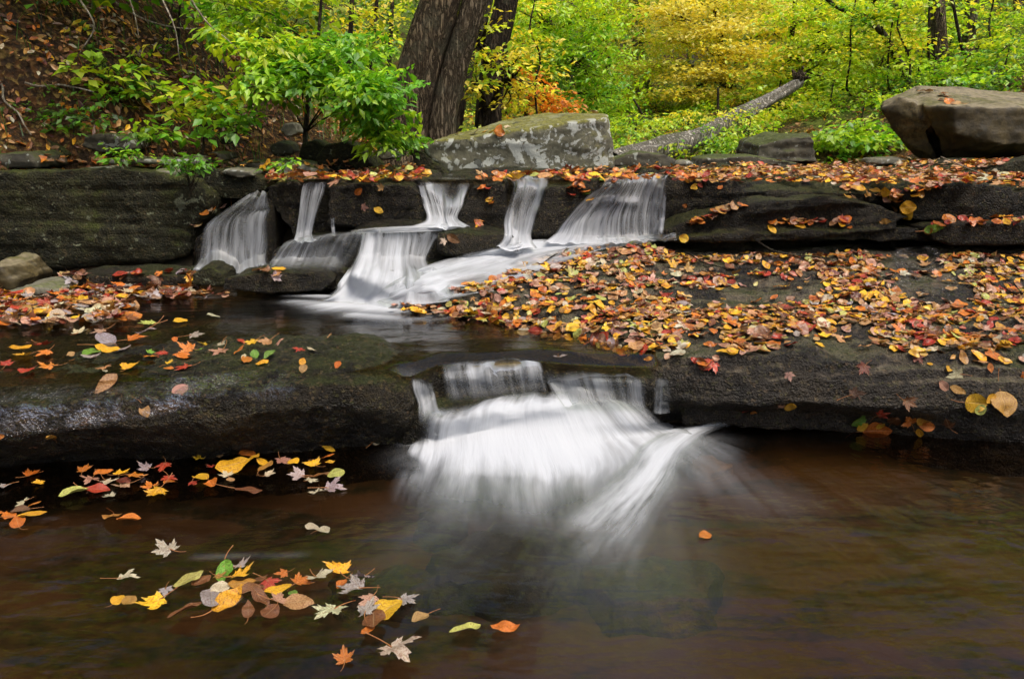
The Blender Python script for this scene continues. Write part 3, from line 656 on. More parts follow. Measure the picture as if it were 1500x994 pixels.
sheet([[(610, 268, 4.98), (630, 266, 4.98), (660, 267, 4.98), (690, 268, 4.98)], [(614, 277, 4.80), (632, 278, 4.8), (660, 285, 4.8), (686, 280, 4.80)], [(620, 300, 4.70), (640, 302, 4.7), (660, 304, 4.66), (680, 300, 4.70)], [(622, 322, 4.6), (645, 324, 4.6), (658, 322, 4.6), (672, 320, 4.6)], [(600, 333, 4.5), (640, 336, 4.45), (665, 335, 4.45), (690, 333, 4.5)]],
      'forked white waterfall with two branches meeting at the foot, west of the leafy rock', [[.25, .3, .1, .2], [.6, .55, .05, .5], [.85, .8, .5, .75], [1.0, 1.0, .9, .7], [1.3, 1.3, 1.1, .6]], strands=22, seed=4, nu=80, top_fade=.12, fade=.10)
sheet([[(745, 262, 5.02), (770, 258, 5.02), (805, 262, 5.02)], [(750, 274, 4.84), (775, 270, 4.84), (803, 274, 4.84)], [(742, 300, 4.74), (766, 300, 4.74), (797, 294, 4.74)], [(738, 325, 4.66), (760, 327, 4.66), (788, 316, 4.66)], [(738, 346, 4.6), (758, 350, 4.58), (778, 346, 4.6)], [(725, 362, 4.42), (752, 368, 4.36), (790, 364, 4.4)]],
      'waterfall dark and glassy above, white below, between two leafy rocks', [[.3, .4, .35], [.25, .45, .3], [.15, .25, .6], [.85, .7, .85], [1.0, 1.0, .9], [1.3, 1.3, 1.2]], strands=16, seed=5, nu=60, fade=.14)
sheet([[(890, 260, 5.05), (920, 256, 5.05), (950, 254, 5.05), (980, 256, 5.05)], [(872, 276, 4.85), (908, 270, 4.85), (942, 264, 4.85), (978, 266, 4.85)], [(845, 300, 4.74), (890, 294, 4.74), (930, 290, 4.74), (976, 290, 4.76)], [(824, 326, 4.66), (872, 320, 4.66), (922, 316, 4.68), (974, 318, 4.72)],
       [(810, 345, 4.6), (868, 346, 4.6), (922, 345, 4.62), (972, 344, 4.66)], [(795, 356, 4.48), (868, 358, 4.48), (930, 355, 4.5), (978, 352, 4.55)]],
      'widest upper waterfall, many silky strands, eastmost of the upper falls', [[.35, .4, .35, .5], [.6, .35, .5, .55], [.75, .3, .5, .6], [.9, .5, .45, .6], [1.1, .7, .45, .6], [1.3, 1.0, .8, .6]], strands=46, seed=6, nu=130, top_fade=.1)
cas = bpy.data.objects.new('cascade', None); C.objects.link(cas); cas.location = Z(600, 440, .3)
tag(cas, 'broad slanting white cascade running down into the middle pool', 'cascade')
def sub(*a, **k):
    o = sheet(*a, parent=None, **k); return o
def child_sheet(par, *a, **k):
    o = sheet(*a, **k); 
    for key in ('label', 'category', 'group'):
        if key in o: del o[key]
    o.parent = par; o.matrix_parent_inverse = Matrix.Translation(-par.location); return o
child_sheet(cas, [[(672, 328, 4.62), (675, 335, 4.52)], [(645, 329, 4.6), (648, 339, 4.48)], [(600, 331, 4.62), (600, 342, 4.46)], [(545, 334, 4.64), (545, 343, 4.48)], [(515, 338, 4.6), (515, 345, 4.5)]], '', [.1, .7, .8, .7, .3], strands=5, seed=7, name='water_veil', nu=20, fade=.3)
child_sheet(cas, [[(526, 340, 4.52), (560, 334, 4.54), (600, 336, 4.52), (645, 338, 4.50)], [(522, 350, 4.42), (560, 348, 4.42), (600, 350, 4.42), (640, 354, 4.42)], [(517, 378, 4.32), (556, 380, 4.32), (596, 382, 4.32), (630, 380, 4.34)], [(502, 408, 4.18), (550, 412, 4.16), (600, 410, 4.18), (650, 402, 4.24)],
                     [(478, 432, 4.02), (535, 440, 4.0), (600, 438, 4.0), (680, 425, 4.1)], [(450, 438, 0, .29), (522, 452, 0, .29), (600, 450, 0, .29), (690, 436, 0, .29)]], '', [[.6, .5, .7, .35], [.9, .9, .8, .35], [1.0, 1.0, .8, .35], [1.15, 1.15, .85, .8], [1.2, 1.3, 1.1, .9], [.9, 1.3, 1.2, .9]], strands=30, seed=8, name='water_veil', nu=110, amp=.014, fade=.10, top_fade=.12, bot_fade=.05)
child_sheet(cas, [[(992, 342, 4.70), (990, 348, 4.62), (992, 352, 4.58)], [(900, 347, 4.6), (900, 355, 4.55), (905, 362, 4.5)], [(830, 350, 4.6), (825, 364, 4.45), (845, 380, 4.32)], [(760, 354, 4.58), (755, 376, 4.36), (795, 402, 4.12)], [(690, 368, 4.48), (682, 398, 4.2), (725, 424, 3.98)],
                     [(630, 388, 4.3), (618, 418, 4.1), (660, 440, 3.95)], [(560, 420, 4.10), (545, 446, 0, .310), (600, 458, 0, .305)]], '', [[.3, .5, .2], [.8, .85, .3], [1.1, 1.0, .45], [1.3, 1.0, .5], [1.0, .95, .7], [.9, 1.2, 1.0], [1.1, 1.3, 1.0]], strands=17, seed=9, name='water_veil', nu=70, nv=150, amp=.018, fade=.16, bot_fade=.14)
low = bpy.data.objects.new('waterfall', None); C.objects.link(low); low.location = Z(780, 660, 0)
tag(low, 'widest and nearest waterfall, a foaming two stepped drop into the lower pool', 'waterfall')
lk = dict(name='water_veil')
child_sheet(low, [[(638, 532, 0, .292), (690, 528, 0, .292), (740, 523, 0, .292), (793, 524, 0, .292)], [(640, 541, 0, .268), (690, 538, 0, .268), (742, 532, 0, .268), (794, 532, 0, .268)], [(643, 560, 2.90), (694, 558, 2.9), (746, 555, 2.92), (798, 552, 2.94)], [(648, 594, 2.82), (702, 592, 2.82), (755, 588, 2.84), (805, 582, 2.88)]],
            '', [[.1, .2, .2, .2], [.55, .7, .8, .6], [.55, .5, .6, .4], [.35, .3, .35, .2]], strands=15, seed=10, nu=120, nv=50, amp=.016, fade=.10, top_fade=.35, bot_fade=.35, drape=.035, **lk)
child_sheet(low, [[(600, 553, 0, .26), (618, 552, 0, .26), (637, 556, 0, .26)], [(602, 572, 2.86), (620, 572, 2.86), (638, 574, 2.86)], [(610, 596, 2.80), (626, 598, 2.8), (644, 598, 2.8)], [(612, 622, 2.78), (632, 620, 2.78), (655, 612, 2.78)]], '', [.7, .8, .5, .3], strands=9, seed=11, nu=40, nv=40, amp=.008, fade=.16, top_fade=.3, bot_fade=.2, **lk)
child_sheet(low, [[(795, 540, 0, .285), (850, 540, 0, .285), (905, 545, 0, .285), (948, 548, 0, .285)], [(800, 558, 2.92), (855, 558, 2.92), (908, 556, 2.92), (950, 560, 2.94)], [(810, 580, 2.86), (862, 578, 2.86), (914, 582, 2.86), (950, 585, 2.9)], [(820, 605, 2.80), (872, 605, 2.8), (920, 608, 2.82), (952, 610, 2.86)]],
            '', [[.1, .1, .15, .2], [.25, .65, .45, .65], [.7, .45, .3, .6], [.6, .4, .3, .35]], strands=14, seed=12, nu=90, nv=50, amp=.016, fade=.10, top_fade=.35, bot_fade=.3, **lk)
child_sheet(low, [[(625, 596, 2.84), (715, 584, 2.84), (790, 572, 2.88), (850, 575, 2.88), (930, 585, 2.88)], [(610, 622, 2.80), (698, 606, 2.79), (785, 596, 2.81), (868, 596, 2.83), (955, 602, 2.86)], [(606, 640, 2.77), (692, 634, 2.76), (790, 628, 2.76), (884, 620, 2.79), (975, 618, 2.84)],
                     [(602, 654, 0, .03), (692, 662, 0, .03), (800, 662, 0, .03), (902, 645, 0, .03), (1000, 628, 0, .03)], [(592, 672, 0, .016), (688, 692, 0, .016), (808, 694, 0, .016), (925, 672, 0, .016), (1035, 640, 0, .016)],
                     [(585, 688, 0, .013), (682, 712, 0, .013), (808, 718, 0, .013), (935, 692, 0, .013), (1062, 650, 0, .013)], [(560, 730, 0, .011), (662, 775, 0, .011), (818, 792, 0, .011), (985, 752, 0, .011), (1135, 680, 0, .011)]],
            '', [[.4, .6, .75, .6, .5], [.75, 1.0, 1.15, 1.0, .6], [.8, 1.1, 1.2, 1.05, .6], [.8, 1.1, 1.15, 1.0, .55], [.6, .9, .95, .75, .4], [.28, .42, .42, .30, .18], [.0, .0, .0, .0, .0]], strands=30, seed=14, nu=170, nv=120, amp=.012, fade=.12, top_fade=.15, **lk)
child_sheet(low, [[(1075, 622, 0, .02), (1062, 619, 0, .02), (1050, 616, 0, .02)], [(1032, 642, 0, .024), (1012, 634, 0, .026), (985, 628, 0, .024)], [(1010, 668, 0, .024), (975, 660, 0, .03), (938, 652, 0, .024)], [(995, 712, 0, .02), (945, 705, 0, .028), (895, 695, 0, .02)], [(965, 785, 0, .016), (898, 758, 0, .022), (838, 735, 0, .016)], [(930, 870, 0, .012), (838, 822, 0, .014), (765, 785, 0, .012)]],
            '', [[.1, .3, .1], [.35, .9, .35], [.4, 1.25, .5], [.35, 1.15, .45], [.25, .8, .35], [0, 0, 0]], strands=9, seed=18, nu=60, nv=110, amp=.006, fade=.42, **lk)
sheet([[(952, 552, 0, .265), (968, 551, 0, .265), (985, 552, 0, .265)], [(953, 570, 2.93), (968, 570, 2.93), (984, 570, 2.93)], [(952, 604, 2.9), (967, 606, 2.9), (982, 604, 2.9)]], 'thin glassy trickle on the black rock just east of the lower waterfall', [[.1, .45, .1], [.1, .4, .1], [.1, .5, .15]], strands=4, seed=15, nu=40, nv=40, amp=.006, group=None, fade=.3, top_fade=.35)
sheet([[(484, 318, 4.72), (487, 318, 4.72), (491, 318, 4.72)], [(485, 330, 4.7), (487, 330, 4.7), (491, 330, 4.7)], [(486, 346, 4.66), (488, 346, 4.66), (492, 346, 4.66)]], 'hair thin trickle on the black step beside the narrow upper fall', [.3, .45, .5], strands=3, seed=16, nu=12, nv=20, amp=.002, group=None, fade=.3, top_fade=.3)

sheet([[(1312, 362, 4.28), (1345, 360, 4.28), (1380, 362, 4.28)], [(1300, 378, 4.2), (1345, 372, 4.2), (1392, 372, 4.2)], [(1290, 405, 4.0), (1350, 402, 4.0), (1420, 400, 4.0)], [(1300, 440, 3.7), (1360, 442, 3.7), (1430, 440, 3.7)]],
      'shallow glinting trickle crossing the leafy shelf near its east side', [[.2, .3, .2], [.25, .3, .2], [.12, .2, .1], [.1, .15, .1]], strands=20, seed=21, nu=60, nv=60, amp=0, group=None, fade=.3, top_fade=.2, bot_fade=.15, drape=.012, mat=M_film, name='trickle')

sheet([[(-60, 566, 2.62), (80, 560, 2.62), (200, 554, 2.64), (320, 545, 2.68), (440, 538, 2.7)], [(-60, 584, 2.58), (80, 576, 2.58), (200, 570, 2.6), (320, 560, 2.64), (440, 552, 2.68)], [(-60, 610, 2.56), (80, 600, 2.56), (200, 594, 2.57), (320, 580, 2.6), (440, 570, 2.64)], [(-60, 660, 2.56), (80, 640, 2.56), (200, 620, 2.57), (320, 600, 2.6), (440, 590, 2.64)]],
      'glistening film of water seeping over the rounded lip of the black west ledge', [[.1, .3, .2, .2, .1], [.4, .5, .5, .4, .2], [.3, .4, .5, .2, .1], [.12, .1, .1, .05, 0]], strands=20, seed=22, nu=120, nv=40, amp=0, group=None, fade=.1, bot_fade=.2, top_fade=.2, drape=.008, mat=M_film, name='trickle')
# ================================================================ fallen leaves
LC = dict(Y=(.74, .41, .018), O=(.56, .17, .016), R=(.36, .035, .014), B=(.17, .065, .02), T=(.44, .25, .10), C=(.50, .45, .30), W=(.32, .28, .27), G=(.14, .30, .03), P=(.42, .23, .16), D=(.14, .03, .015), K=(.40, .42, .10), S=(.42, .22, .04))
CN = dict(Y='golden yellow', O='orange', R='red', B='brown', T='tan', C='cream', W='pale greyish', G='green', P='pinkish tan', D='dark red', K='yellowish green', S='amber brown')
def leaf_data(kind, seed, hi=True):
    r = np.random.default_rng(seed)
    if kind == 'm':
        lob = [(-104, .50), (-50, .86), (0, 1.0), (50, .86), (104, .50)]
        sp = []
        for i, (a, L) in enumerate(lob):
            L *= r.uniform(.9, 1.1); a += r.uniform(-5, 5)
            if hi: sp += [(a - 19, L * .58, 0), (a - 15, L * .78, 0), (a - 10, L * .70, 0), (a - 5, L * .84, 0), (a, L, 1), (a + 5, L * .84, 0), (a + 10, L * .70, 0), (a + 15, L * .78, 0), (a + 19, L * .58, 0)]
            else: sp += [(a - 15, L * .55, 0), (a, L, 1), (a + 15, L * .55, 0)]
            if i < 4: sp.append(((a + lob[i + 1][0]) / 2, (.48 if 0 < i < 3 else .42) * r.uniform(.85, 1.1), 0))
        sp = [(-158, .20, 0)] + sp + [(158, .20, 0)]
        rings = [.33, .66, 1.0] if hi else [1.0]
        V_ = [(0, 0)]; vein = [1.0]
        for rg in rings:
            for (a, L, v) in sp:
                V_.append((math.sin(math.radians(a)) * L * rg, math.cos(math.radians(a)) * L * rg)); vein.append(v)
        n = len(sp); F_ = []
        for j in range(n - 1): F_.append((0, 1 + j + 1, 1 + j))
        for k in range(len(rings) - 1):
            for j in range(n - 1):
                a = 1 + k * n + j; F_ += [(a, a + 1, a + 1 + n), (a, a + 1 + n, a + n)]
        co = np.array(V_); co = co / 1.45
        uv = np.zeros((len(co), 3))
    else:
        W = r.uniform(.25, .36) if kind == 'o' else r.uniform(.40, .46)
        ts = np.linspace(0, 1, 15 if hi else 5); xs = [-1, -.55, -.09, 0, .09, .55, 1] if hi else [-1, 0, 1]
        V_ = []; vein = []; uv = []
        for i, t in enumerate(ts):
            ww = W * max(math.sin(PI * min(t, .999) ** .85), 0) ** .75 * (1 + (.05 if hi and i % 2 else 0)) + .002
            for x in xs:
                V_.append((x * ww, t)); vein.append(1.0 if x == 0 else 0.0); uv.append((x * ww, t, 1))
        nx = len(xs); F_ = []
        for i in range(len(ts) - 1):
            for j in range(nx - 1):
                a = i * nx + j; F_ += [(a, a + 1, a + 1 + nx), (a, a + 1 + nx, a + nx)]
        co = np.array(V_); co[:, 1] -= .5; uv = np.array(uv)
    x, y = co[:, 0], co[:, 1]
    fold = r.uniform(-.05, .22); curl = r.uniform(-.2, .28); cup = r.uniform(-.15, .35)
    z = fold * np.abs(x) + curl * (y - .1) ** 2 + cup * (x ** 2) + .09 * noise(np.stack([x * 3.2, y * 3.2, x * 0 + seed], -1), seed)
    if r.random() < .2: z = z + r.uniform(.2, .6) * np.maximum(y - .15, 0) ** 1.5
    co = np.stack([x, y, z - z.min()], 1)
    base = co[0] if kind == 'm' else np.array([0, -.5, co[3 if hi else 1][2]])
    return co, np.array(F_), np.array(vein), uv, base
def mat_leaf(name, per_object):
    s = NT(name)
    if per_object:
        oi = s.n('ObjectInfo'); col = oi.outputs['Color']; rnd = oi.outputs['Random']
        pos = s.n('TexCoord').outputs['Object']; pos = s.mul(pos, (14, 14, 14))
        pos = s.n('VectorMath', {0: pos, 1: s.n('CombineXYZ', {0: s.math('MULTIPLY', rnd, 50.0)}).outputs[0]}, operation='ADD').outputs[0]
    else:
        col = s.attr('col', 'Color'); pos = s.mul(s.n('NewGeometry').outputs['Position'], (14, 14, 14))
    n1 = s.noise(pos, 1.6, 3, .6, .4); n2 = s.noise(pos, 7, 3, .7)
    vein = s.attr('vein'); uv = s.n('SeparateXYZ', {0: s.attr('luv', 'Vector')})
    ph = s.math('MULTIPLY', s.math('SUBTRACT', uv.outputs[1], s.math('MULTIPLY', s.math('ABSOLUTE', uv.outputs[0]), .9)), 62.0)
    side = s.math('MULTIPLY', s.step(s.math('SINE', ph), .86, 1.0), uv.outputs[2])
    vv = s.math('MAXIMUM', s.step(vein, .35, .9), s.math('MULTIPLY', side, .6))
    dk = s.mix(1.0, col, (.55, .42, .35), 'MULTIPLY')
    c = s.mix(s.step(n1, .44, .62), col, dk)
    c = s.mix(s.math('MULTIPLY', s.step(n2, .64, .70), .8), c, (.10, .035, .012))
    c = s.mix(s.math('MULTIPLY', vv, .45), c, s.mix(.5, c, (.75, .6, .35)))
    h = s.math('ADD', s.math('MULTIPLY', vv, -.6), n1)
    nrm = s.bump(h, .003, .8)
    p = s.n('BsdfPrincipled', {'Base Color': c, 'Roughness': .33, 'Specular IOR Level': .45, 'Normal': nrm}).outputs[0]
    t = s.n('BsdfTranslucent', {'Color': c}).outputs[0]
    return s.done(s.n('MixShader', {0: .12, 1: p, 2: t}).outputs[0])
M_leaf = mat_leaf('fallen_leaf_blade', True); M_leafs = mat_leaf('leaf_litter', False)
s = NT('leaf_stem'); M_stem = s.done(s.n('BsdfPrincipled', {'Base Color': (.30, .12, .035, 1), 'Roughness': .6}).outputs[0])
HI = {k: [leaf_data(k, 100 + i * 7 + (0 if k == 'm' else 50 if k == 'o' else 90)) for i in range(9)] for k in 'mor'}
LO = {k: [leaf_data(k, 300 + i * 7, False) for i in range(8)] for k in 'mor'}
HIM = {}
def stem_mesh(base, seed):
    r = np.random.default_rng(seed); L = r.uniform(.45, .8); pts = []; n = 7
    bend = r.uniform(-.5, .5); up = r.uniform(-.05, .35)
    for i in range(n):
        t = i / (n - 1); c = np.array([base[0] + bend * t * t * L, base[1] - t * L, base[2] + .01 + up * t * L * t])
        rr = .016 - .006 * t + (.008 if i == n - 1 else 0)
        for k in range(5): pts.append(c + rr * np.array([math.cos(k * 1.257), 0, math.sin(k * 1.257)]))
    f = [(i * 5 + k, i * 5 + (k + 1) % 5, (i + 1) * 5 + (k + 1) % 5, (i + 1) * 5 + k) for i in range(n - 1) for k in range(5)]
    return mesh_from('leaf_stem', pts, np.array(f), M_stem)
for k, v in HI.items():
    HIM[k] = []
    for i, (co, F_, vein, uv, base) in enumerate(v):
        HIM[k].append((mesh_from('fallen_leaf', co, F_, M_leaf, attrs={'vein': vein, 'luv': uv}), stem_mesh(base, i)))
def frame(n, yaw):
    n = np.asarray(n, float); n = n / np.linalg.norm(n)
    a = np.array([math.sin(yaw), math.cos(yaw), 0]); a = a - n * (a @ n)
    if np.linalg.norm(a) < .1: a = np.array([1, 0, 0]) - n * n[0]
    a /= np.linalg.norm(a); x = np.cross(a, n)
    return np.stack([x, a, n], 1)
def vary(c, a=.18):
    c = np.array(c) * (1 + RNG.uniform(-a, a)) * (1 + RNG.uniform(-a * .5, a * .5, 3)); return np.clip(c, .005, .85)
LEAVES = []      # dicts of everything that may become an individual
def put_leaf(pos, n, size, kind, ck, yaw=None, zone=None, tilt=.12, must=False, lift=.002):
    n = np.asarray(n, float) + RNG.normal(0, tilt, 3); n /= np.linalg.norm(n)
    R_ = frame(n, RNG.uniform(0, 2 * PI) if yaw is None else yaw)
    LEAVES.append(dict(pos=np.asarray(pos, float) + n * lift, R=R_, size=size, kind=kind, ck=ck, col=vary(LC[ck]), zone=zone, must=must))
def mk(lst, ox, oy, sc_, level, zone, face=False):
    for i, e in enumerate(lst):
        x, y, w_, k, c = e[:5]
        px, py = ox + x / sc_, oy + y / sc_
        if face:
            d = ray(px, py); d = d / np.linalg.norm(d)
            h = BV.ray_cast(Vector(EYE), Vector(d), 30)
            if h[0] is None: continue
            pos, n = np.array(h[0]), np.array(h[1])
            if n @ d > 0: n = -n
            yaw = RNG.uniform(2.2, 4.0); lift = .006
        else:
            pos = Z(px, py, level + .006 + .0014 * (i % 9)); n = np.array([0, 0, 1.0]); yaw = None; lift = 0
        dist = (pos - EYE) @ _f
        size = w_ / sc_ * dist / FP * (.92 if k == 'm' else .98)
        put_leaf(pos, n, size * 1.06, k, c, yaw, zone, tilt=.15 if not face else .15, must=True, lift=lift)
A = 'floating under the black west ledge'
mk([(100,130,80,'m','O'),(135,150,50,'m','Y'),(15,165,70,'m','W'),(85,222,60,'m','C'),(118,228,40,'o','O'),(30,268,60,'o','O'),(70,250,60,'o','B'),(105,268,90,'o','Y'),(60,290,70,'o','O'),(12,255,50,'m','O'),
    (380,272,90,'o','S'),(435,280,80,'o','O'),(250,190,90,'o','K'),(280,115,60,'m','O'),(310,140,70,'m','P'),(360,150,70,'m','C'),(400,125,70,'m','Y'),(440,135,80,'m','O'),(380,200,50,'m','C'),(330,178,80,'o','R'),(430,165,70,'m','P'),(350,120,60,'o','O'),(420,150,60,'o','D'),
    (500,105,60,'m','W'),(560,95,70,'m','R'),(570,135,60,'m','R'),(575,155,60,'o','O'),(540,182,90,'m','Y'),(515,170,70,'m','O'),(650,155,50,'m','R'),(680,138,70,'o','Y'),(715,160,70,'o','O'),(675,75,50,'m','Y'),(745,65,32,'o','T'),(835,60,80,'o','O'),(850,78,70,'o','Y'),(885,85,70,'o','Y'),(720,100,40,'m','R'),
    (790,100,110,'o','Y'),(900,100,80,'o','S'),(950,75,70,'m','P'),(990,85,50,'o','Y'),(770,130,60,'m','C'),(780,145,45,'o','T'),(900,130,55,'m','C'),(840,184,90,'o','B'),(1110,42,50,'o','Y'),(1110,68,50,'o','O'),(1115,85,35,'o','Y'),(1065,95,70,'m','Y'),
    (1020,130,80,'m','W'),(1045,150,60,'m','C'),(1085,130,60,'o','B'),(1135,127,65,'r','K'),(1110,172,90,'m','W'),(1080,188,80,'m','C'),(1270,12,60,'o','Y'),(1268,27,40,'m','C')], 0, 640, 2.308, 0, A)
mk([(1053,303,55,'r','C'),(1093,317,52,'r','C'),(575,387,105,'m','C'),(410,477,85,'m','C'),(400,550,50,'r','Y'),(438,552,52,'r','S'),(540,552,120,'m','Y'),(560,515,70,'m','W')], 0, 640, 2.308, 0, 'drifting alone on the open lower pool')
mk([(680,487,70,'o','B'),(760,462,115,'o','G'),(640,484,100,'o','K'),(800,440,80,'m','W'),(790,475,110,'m','Y'),(745,512,80,'o','C'),(770,555,125,'o','Y'),(715,550,110,'o','W'),(625,587,120,'o','B'),(870,490,80,'o','B'),(820,500,90,'o','S'),(905,490,80,'m','R'),(1005,492,95,'m','O'),(965,462,55,'m','O'),(940,518,90,'o','Y'),(990,528,32,'r','G'),
    (880,545,90,'o','B'),(940,555,80,'m','P'),(840,587,75,'o','B'),(915,592,80,'o','B'),(1010,562,105,'o','T'),(1070,472,115,'m','C'),(1150,457,110,'m','Y'),(1235,472,95,'m','W'),(1215,510,125,'m','W'),(1155,498,50,'o','O'),(850,520,90,'o','B'),(790,560,80,'o','P'),(735,470,60,'m','S')], 0, 640, 2.308, 0, 'in the raft of leaves on the lower pool')
mk([(1130,582,140,'m','C'),(1260,548,95,'m','P'),(1360,547,100,'m','W'),(1315,582,110,'r','Y'),(1240,598,105,'m','W'),(1265,624,110,'o','B'),(1243,652,58,'o','O'),(1420,613,70,'o','T'),(1325,712,165,'m','C'),(1165,755,90,'m','O')], 0, 640, 2.308, 0, 'just off the raft of leaves on the lower pool')
mk([(675,255,42,'o','O'),(158,494,74,'o','O'),(55,497,85,'o','K')], 650, 640, 1.765, 0, 'adrift below the lower waterfall')
mk([(25,525,70,'m','R'),(105,555,90,'m','R'),(215,535,90,'m','O'),(110,483,90,'m','Y'),(200,473,80,'m','O'),(80,458,120,'o','Y'),(170,443,90,'m','R'),(295,480,45,'o','T'),(300,505,40,'o','O'),(385,475,90,'o','G'),(380,495,90,'m','W'),(450,462,100,'o','Y'),(510,460,80,'o','W'),(425,400,48,'o','G'),(430,385,80,'m','P'),(325,390,80,'m','C'),(625,382,110,'m','W'),
    (640,352,110,'m','K'),(748,344,70,'o','Y'),(545,418,100,'m','O'),(440,418,120,'o','W'),(727,418,35,'o','O'),(800,405,80,'m','W'),(885,323,70,'o','C'),(540,330,100,'o','O'),(435,535,80,'m','T'),(437,550,30,'o','C'),(530,540,100,'m','Y'),(615,470,50,'m','G'),(640,488,70,'m','O'),(680,475,70,'m','R'),(700,520,70,'m','Y'),(702,540,40,'o','O'),
    (775,537,85,'m','R'),(760,490,80,'o','O'),(795,460,90,'m','O'),(850,440,50,'m','Y'),(840,465,60,'o','G')], 0, 350, 2.84, .302, 'floating on the still middle pool')
mk([(925,470,90,'m','P'),(925,440,70,'m','C'),(1000,470,60,'o','O'),(1015,497,40,'o','C'),(1000,428,60,'m','R'),(1060,430,80,'m','Y'),(1120,430,90,'m','T'),(1175,428,60,'m','P'),(1060,488,50,'o','G'),(1125,488,60,'o','G'),(1090,522,60,'o','Y'),(1025,510,60,'o','O'),(1240,462,60,'m','R'),(1290,465,60,'m','C'),(1255,518,52,'o','Y'),(1265,545,50,'o','T'),(1405,528,40,'o','O'),(1375,410,40,'o','T'),
    (450,610,112,'o','T'),(610,715,65,'o','T'),(745,632,70,'o','P'),(212,812,68,'o','S'),(137,858,42,'m','P'),(2,820,40,'o','O')], 0, 350, 2.84, 0, 'stuck to the black west ledge', face=True)
mk([(905,490,70,'m','W'),(475,310,32,'o','C'),(535,310,25,'o','R')], 500, 350, 2.84, .302, 'at the brink of the lower waterfall')
mk([(1080,610,62,'o','P'),(1145,632,62,'o','S'),(705,640,80,'m','P'),(925,675,78,'m','B'),(440,562,52,'m','P'),(755,530,74,'m','D'),(972,493,60,'m','D'),(1030,525,26,'o','Y'),(1100,545,50,'o','Y'),(1150,562,90,'m','C'),(1215,680,90,'r','Y'),(1232,708,52,'r','K'),(1275,665,60,'o','Y'),(1325,690,110,'r','S'),
    (730,750,70,'r','G'),(745,775,50,'o','Y'),(820,722,70,'m','R'),(825,770,45,'o','Y'),(880,745,70,'o','B'),(945,760,90,'m','O'),(1000,745,80,'o','Y'),(1015,775,60,'o','O'),(810,788,110,'o','O'),(985,798,50,'o','Y'),(1110,770,70,'m','B'),(445,690,50,'r','Y'),(410,690,50,'m','P'),(293,714,45,'o','O'),(260,708,35,'o','R'),(1342,445,70,'o','Y'),
    (1285,480,100,'m','O'),(1235,520,62,'o','T'),(1280,540,42,'o','O'),(1155,460,95,'o','T'),(1410,560,50,'m','O'),(325,445,64,'o','Y'),(385,455,54,'o','T')], 1000, 350, 2.84, 0, 'stuck to the front face of the shelf', face=True)
mk([(526,280,14,'o','O'),(561,275,14,'m','T'),(555,309,15,'o','Y'),(532,303,15,'m','P'),(652,352,14,'m','C'),(665,350,22,'o','B'),(1016,274,16,'o','Y'),(1026,272,10,'o','R'),(1002,301,9,'o','O'),(1054,275,9,'o','O')], 0, 0, 1, 0, 'on the black face between upper waterfalls', face=True)
mk([(1241,290,16,'o','Y'),(1300,282,26,'o','Y'),(1312,288,22,'o','T'),(1282,281,18,'o','Y'),(1249,289,18,'o','T'),(1302,293,24,'o','P'),(1330,303,22,'r','Y'),(1330,312,22,'r','Y'),(1313,304,16,'o','T'),(1296,324,16,'o','S'),(1244,336,17,'o','O'),(1238,327,12,'m','P'),(1366,334,26,'o','G'),(1362,337,20,'o','S'),(1130,338,20,'o','Y'),(1169,333,26,'o','Y')], 0, 0, 1, 0, 'on dark ledges below the brown boulder', face=True)

def inpoly(px, py, poly):
    c = np.zeros(px.shape, bool); n = len(poly)
    for i in range(n):
        (x1, y1), (x2, y2) = poly[i], poly[(i + 1) % n]
        c ^= ((y1 > py) != (y2 > py)) & (px < (x2 - x1) * (py - y1) / (y2 - y1 + 1e-9) + x1)
    return c
def scatter(x0, x1, y0, y1, dens, polys, pal, size, zone, kinds='ooomr', tilt=.22, clump=.0, cfreq=3.0, holes=(), zmax=2.2, level=None, slope=.25, ztop=None, levelonly=False, hole_p=.93):
    n = int((x1 - x0) * (y1 - y0) * dens)
    P_ = np.stack([RNG.uniform(x0, x1, n), RNG.uniform(y0, y1, n)], 1)
    keep = RNG.random(n) < np.clip(1 - clump + clump * 2.2 * (fbm(P_ * cfreq, 3, 77) + .25), 0.03, 1)
    for p in P_[keep]:
        h = BV.ray_cast(Vector((p[0], p[1], zmax)), Vector((0, 0, -1)), 6)
        pos = nn = None
        if h[0] is not None: pos, nn = np.array(h[0]), np.array(h[1])
        if level is not None and (pos is None or pos[2] < level): pos, nn = np.array([p[0], p[1], level + RNG.uniform(.002, .02)]), np.array([0, 0, 1.0])
        elif levelonly: continue
        if pos is None: continue
        if nn[2] < 0: nn = -nn
        if nn[2] < slope: continue
        if ztop is not None and pos[2] > ztop: continue
        px, py = proj(pos)
        if not any(inpoly(np.array([px]), np.array([py]), q)[0] for q in polys): continue
        if any(inpoly(np.array([px]), np.array([py]), q)[0] for q in holes) and RNG.random() < hole_p: continue
        k = kinds[RNG.integers(len(kinds))]
        put_leaf(pos, nn, RNG.uniform(*size) * (1.15 if k == 'm' else 1), k, pal[RNG.integers(len(pal))], zone=zone, tilt=tilt, lift=.003 + RNG.uniform(0, .012))
PALS = 'YYYYYYYOOOOORRRTTTTTCCPPPPBBBBDDSSSSKKW'
shelf_poly = [(560, 452), (640, 432), (740, 402), (800, 375), (880, 360), (985, 350), (1100, 345), (1520, 352), (2300, 352), (2300, 545), (1520, 532), (1400, 532), (1330, 520), (1250, 512), (1180, 508), (1100, 524), (1040, 540), (930, 528), (880, 510), (740, 482), (735, 468), (640, 462)]
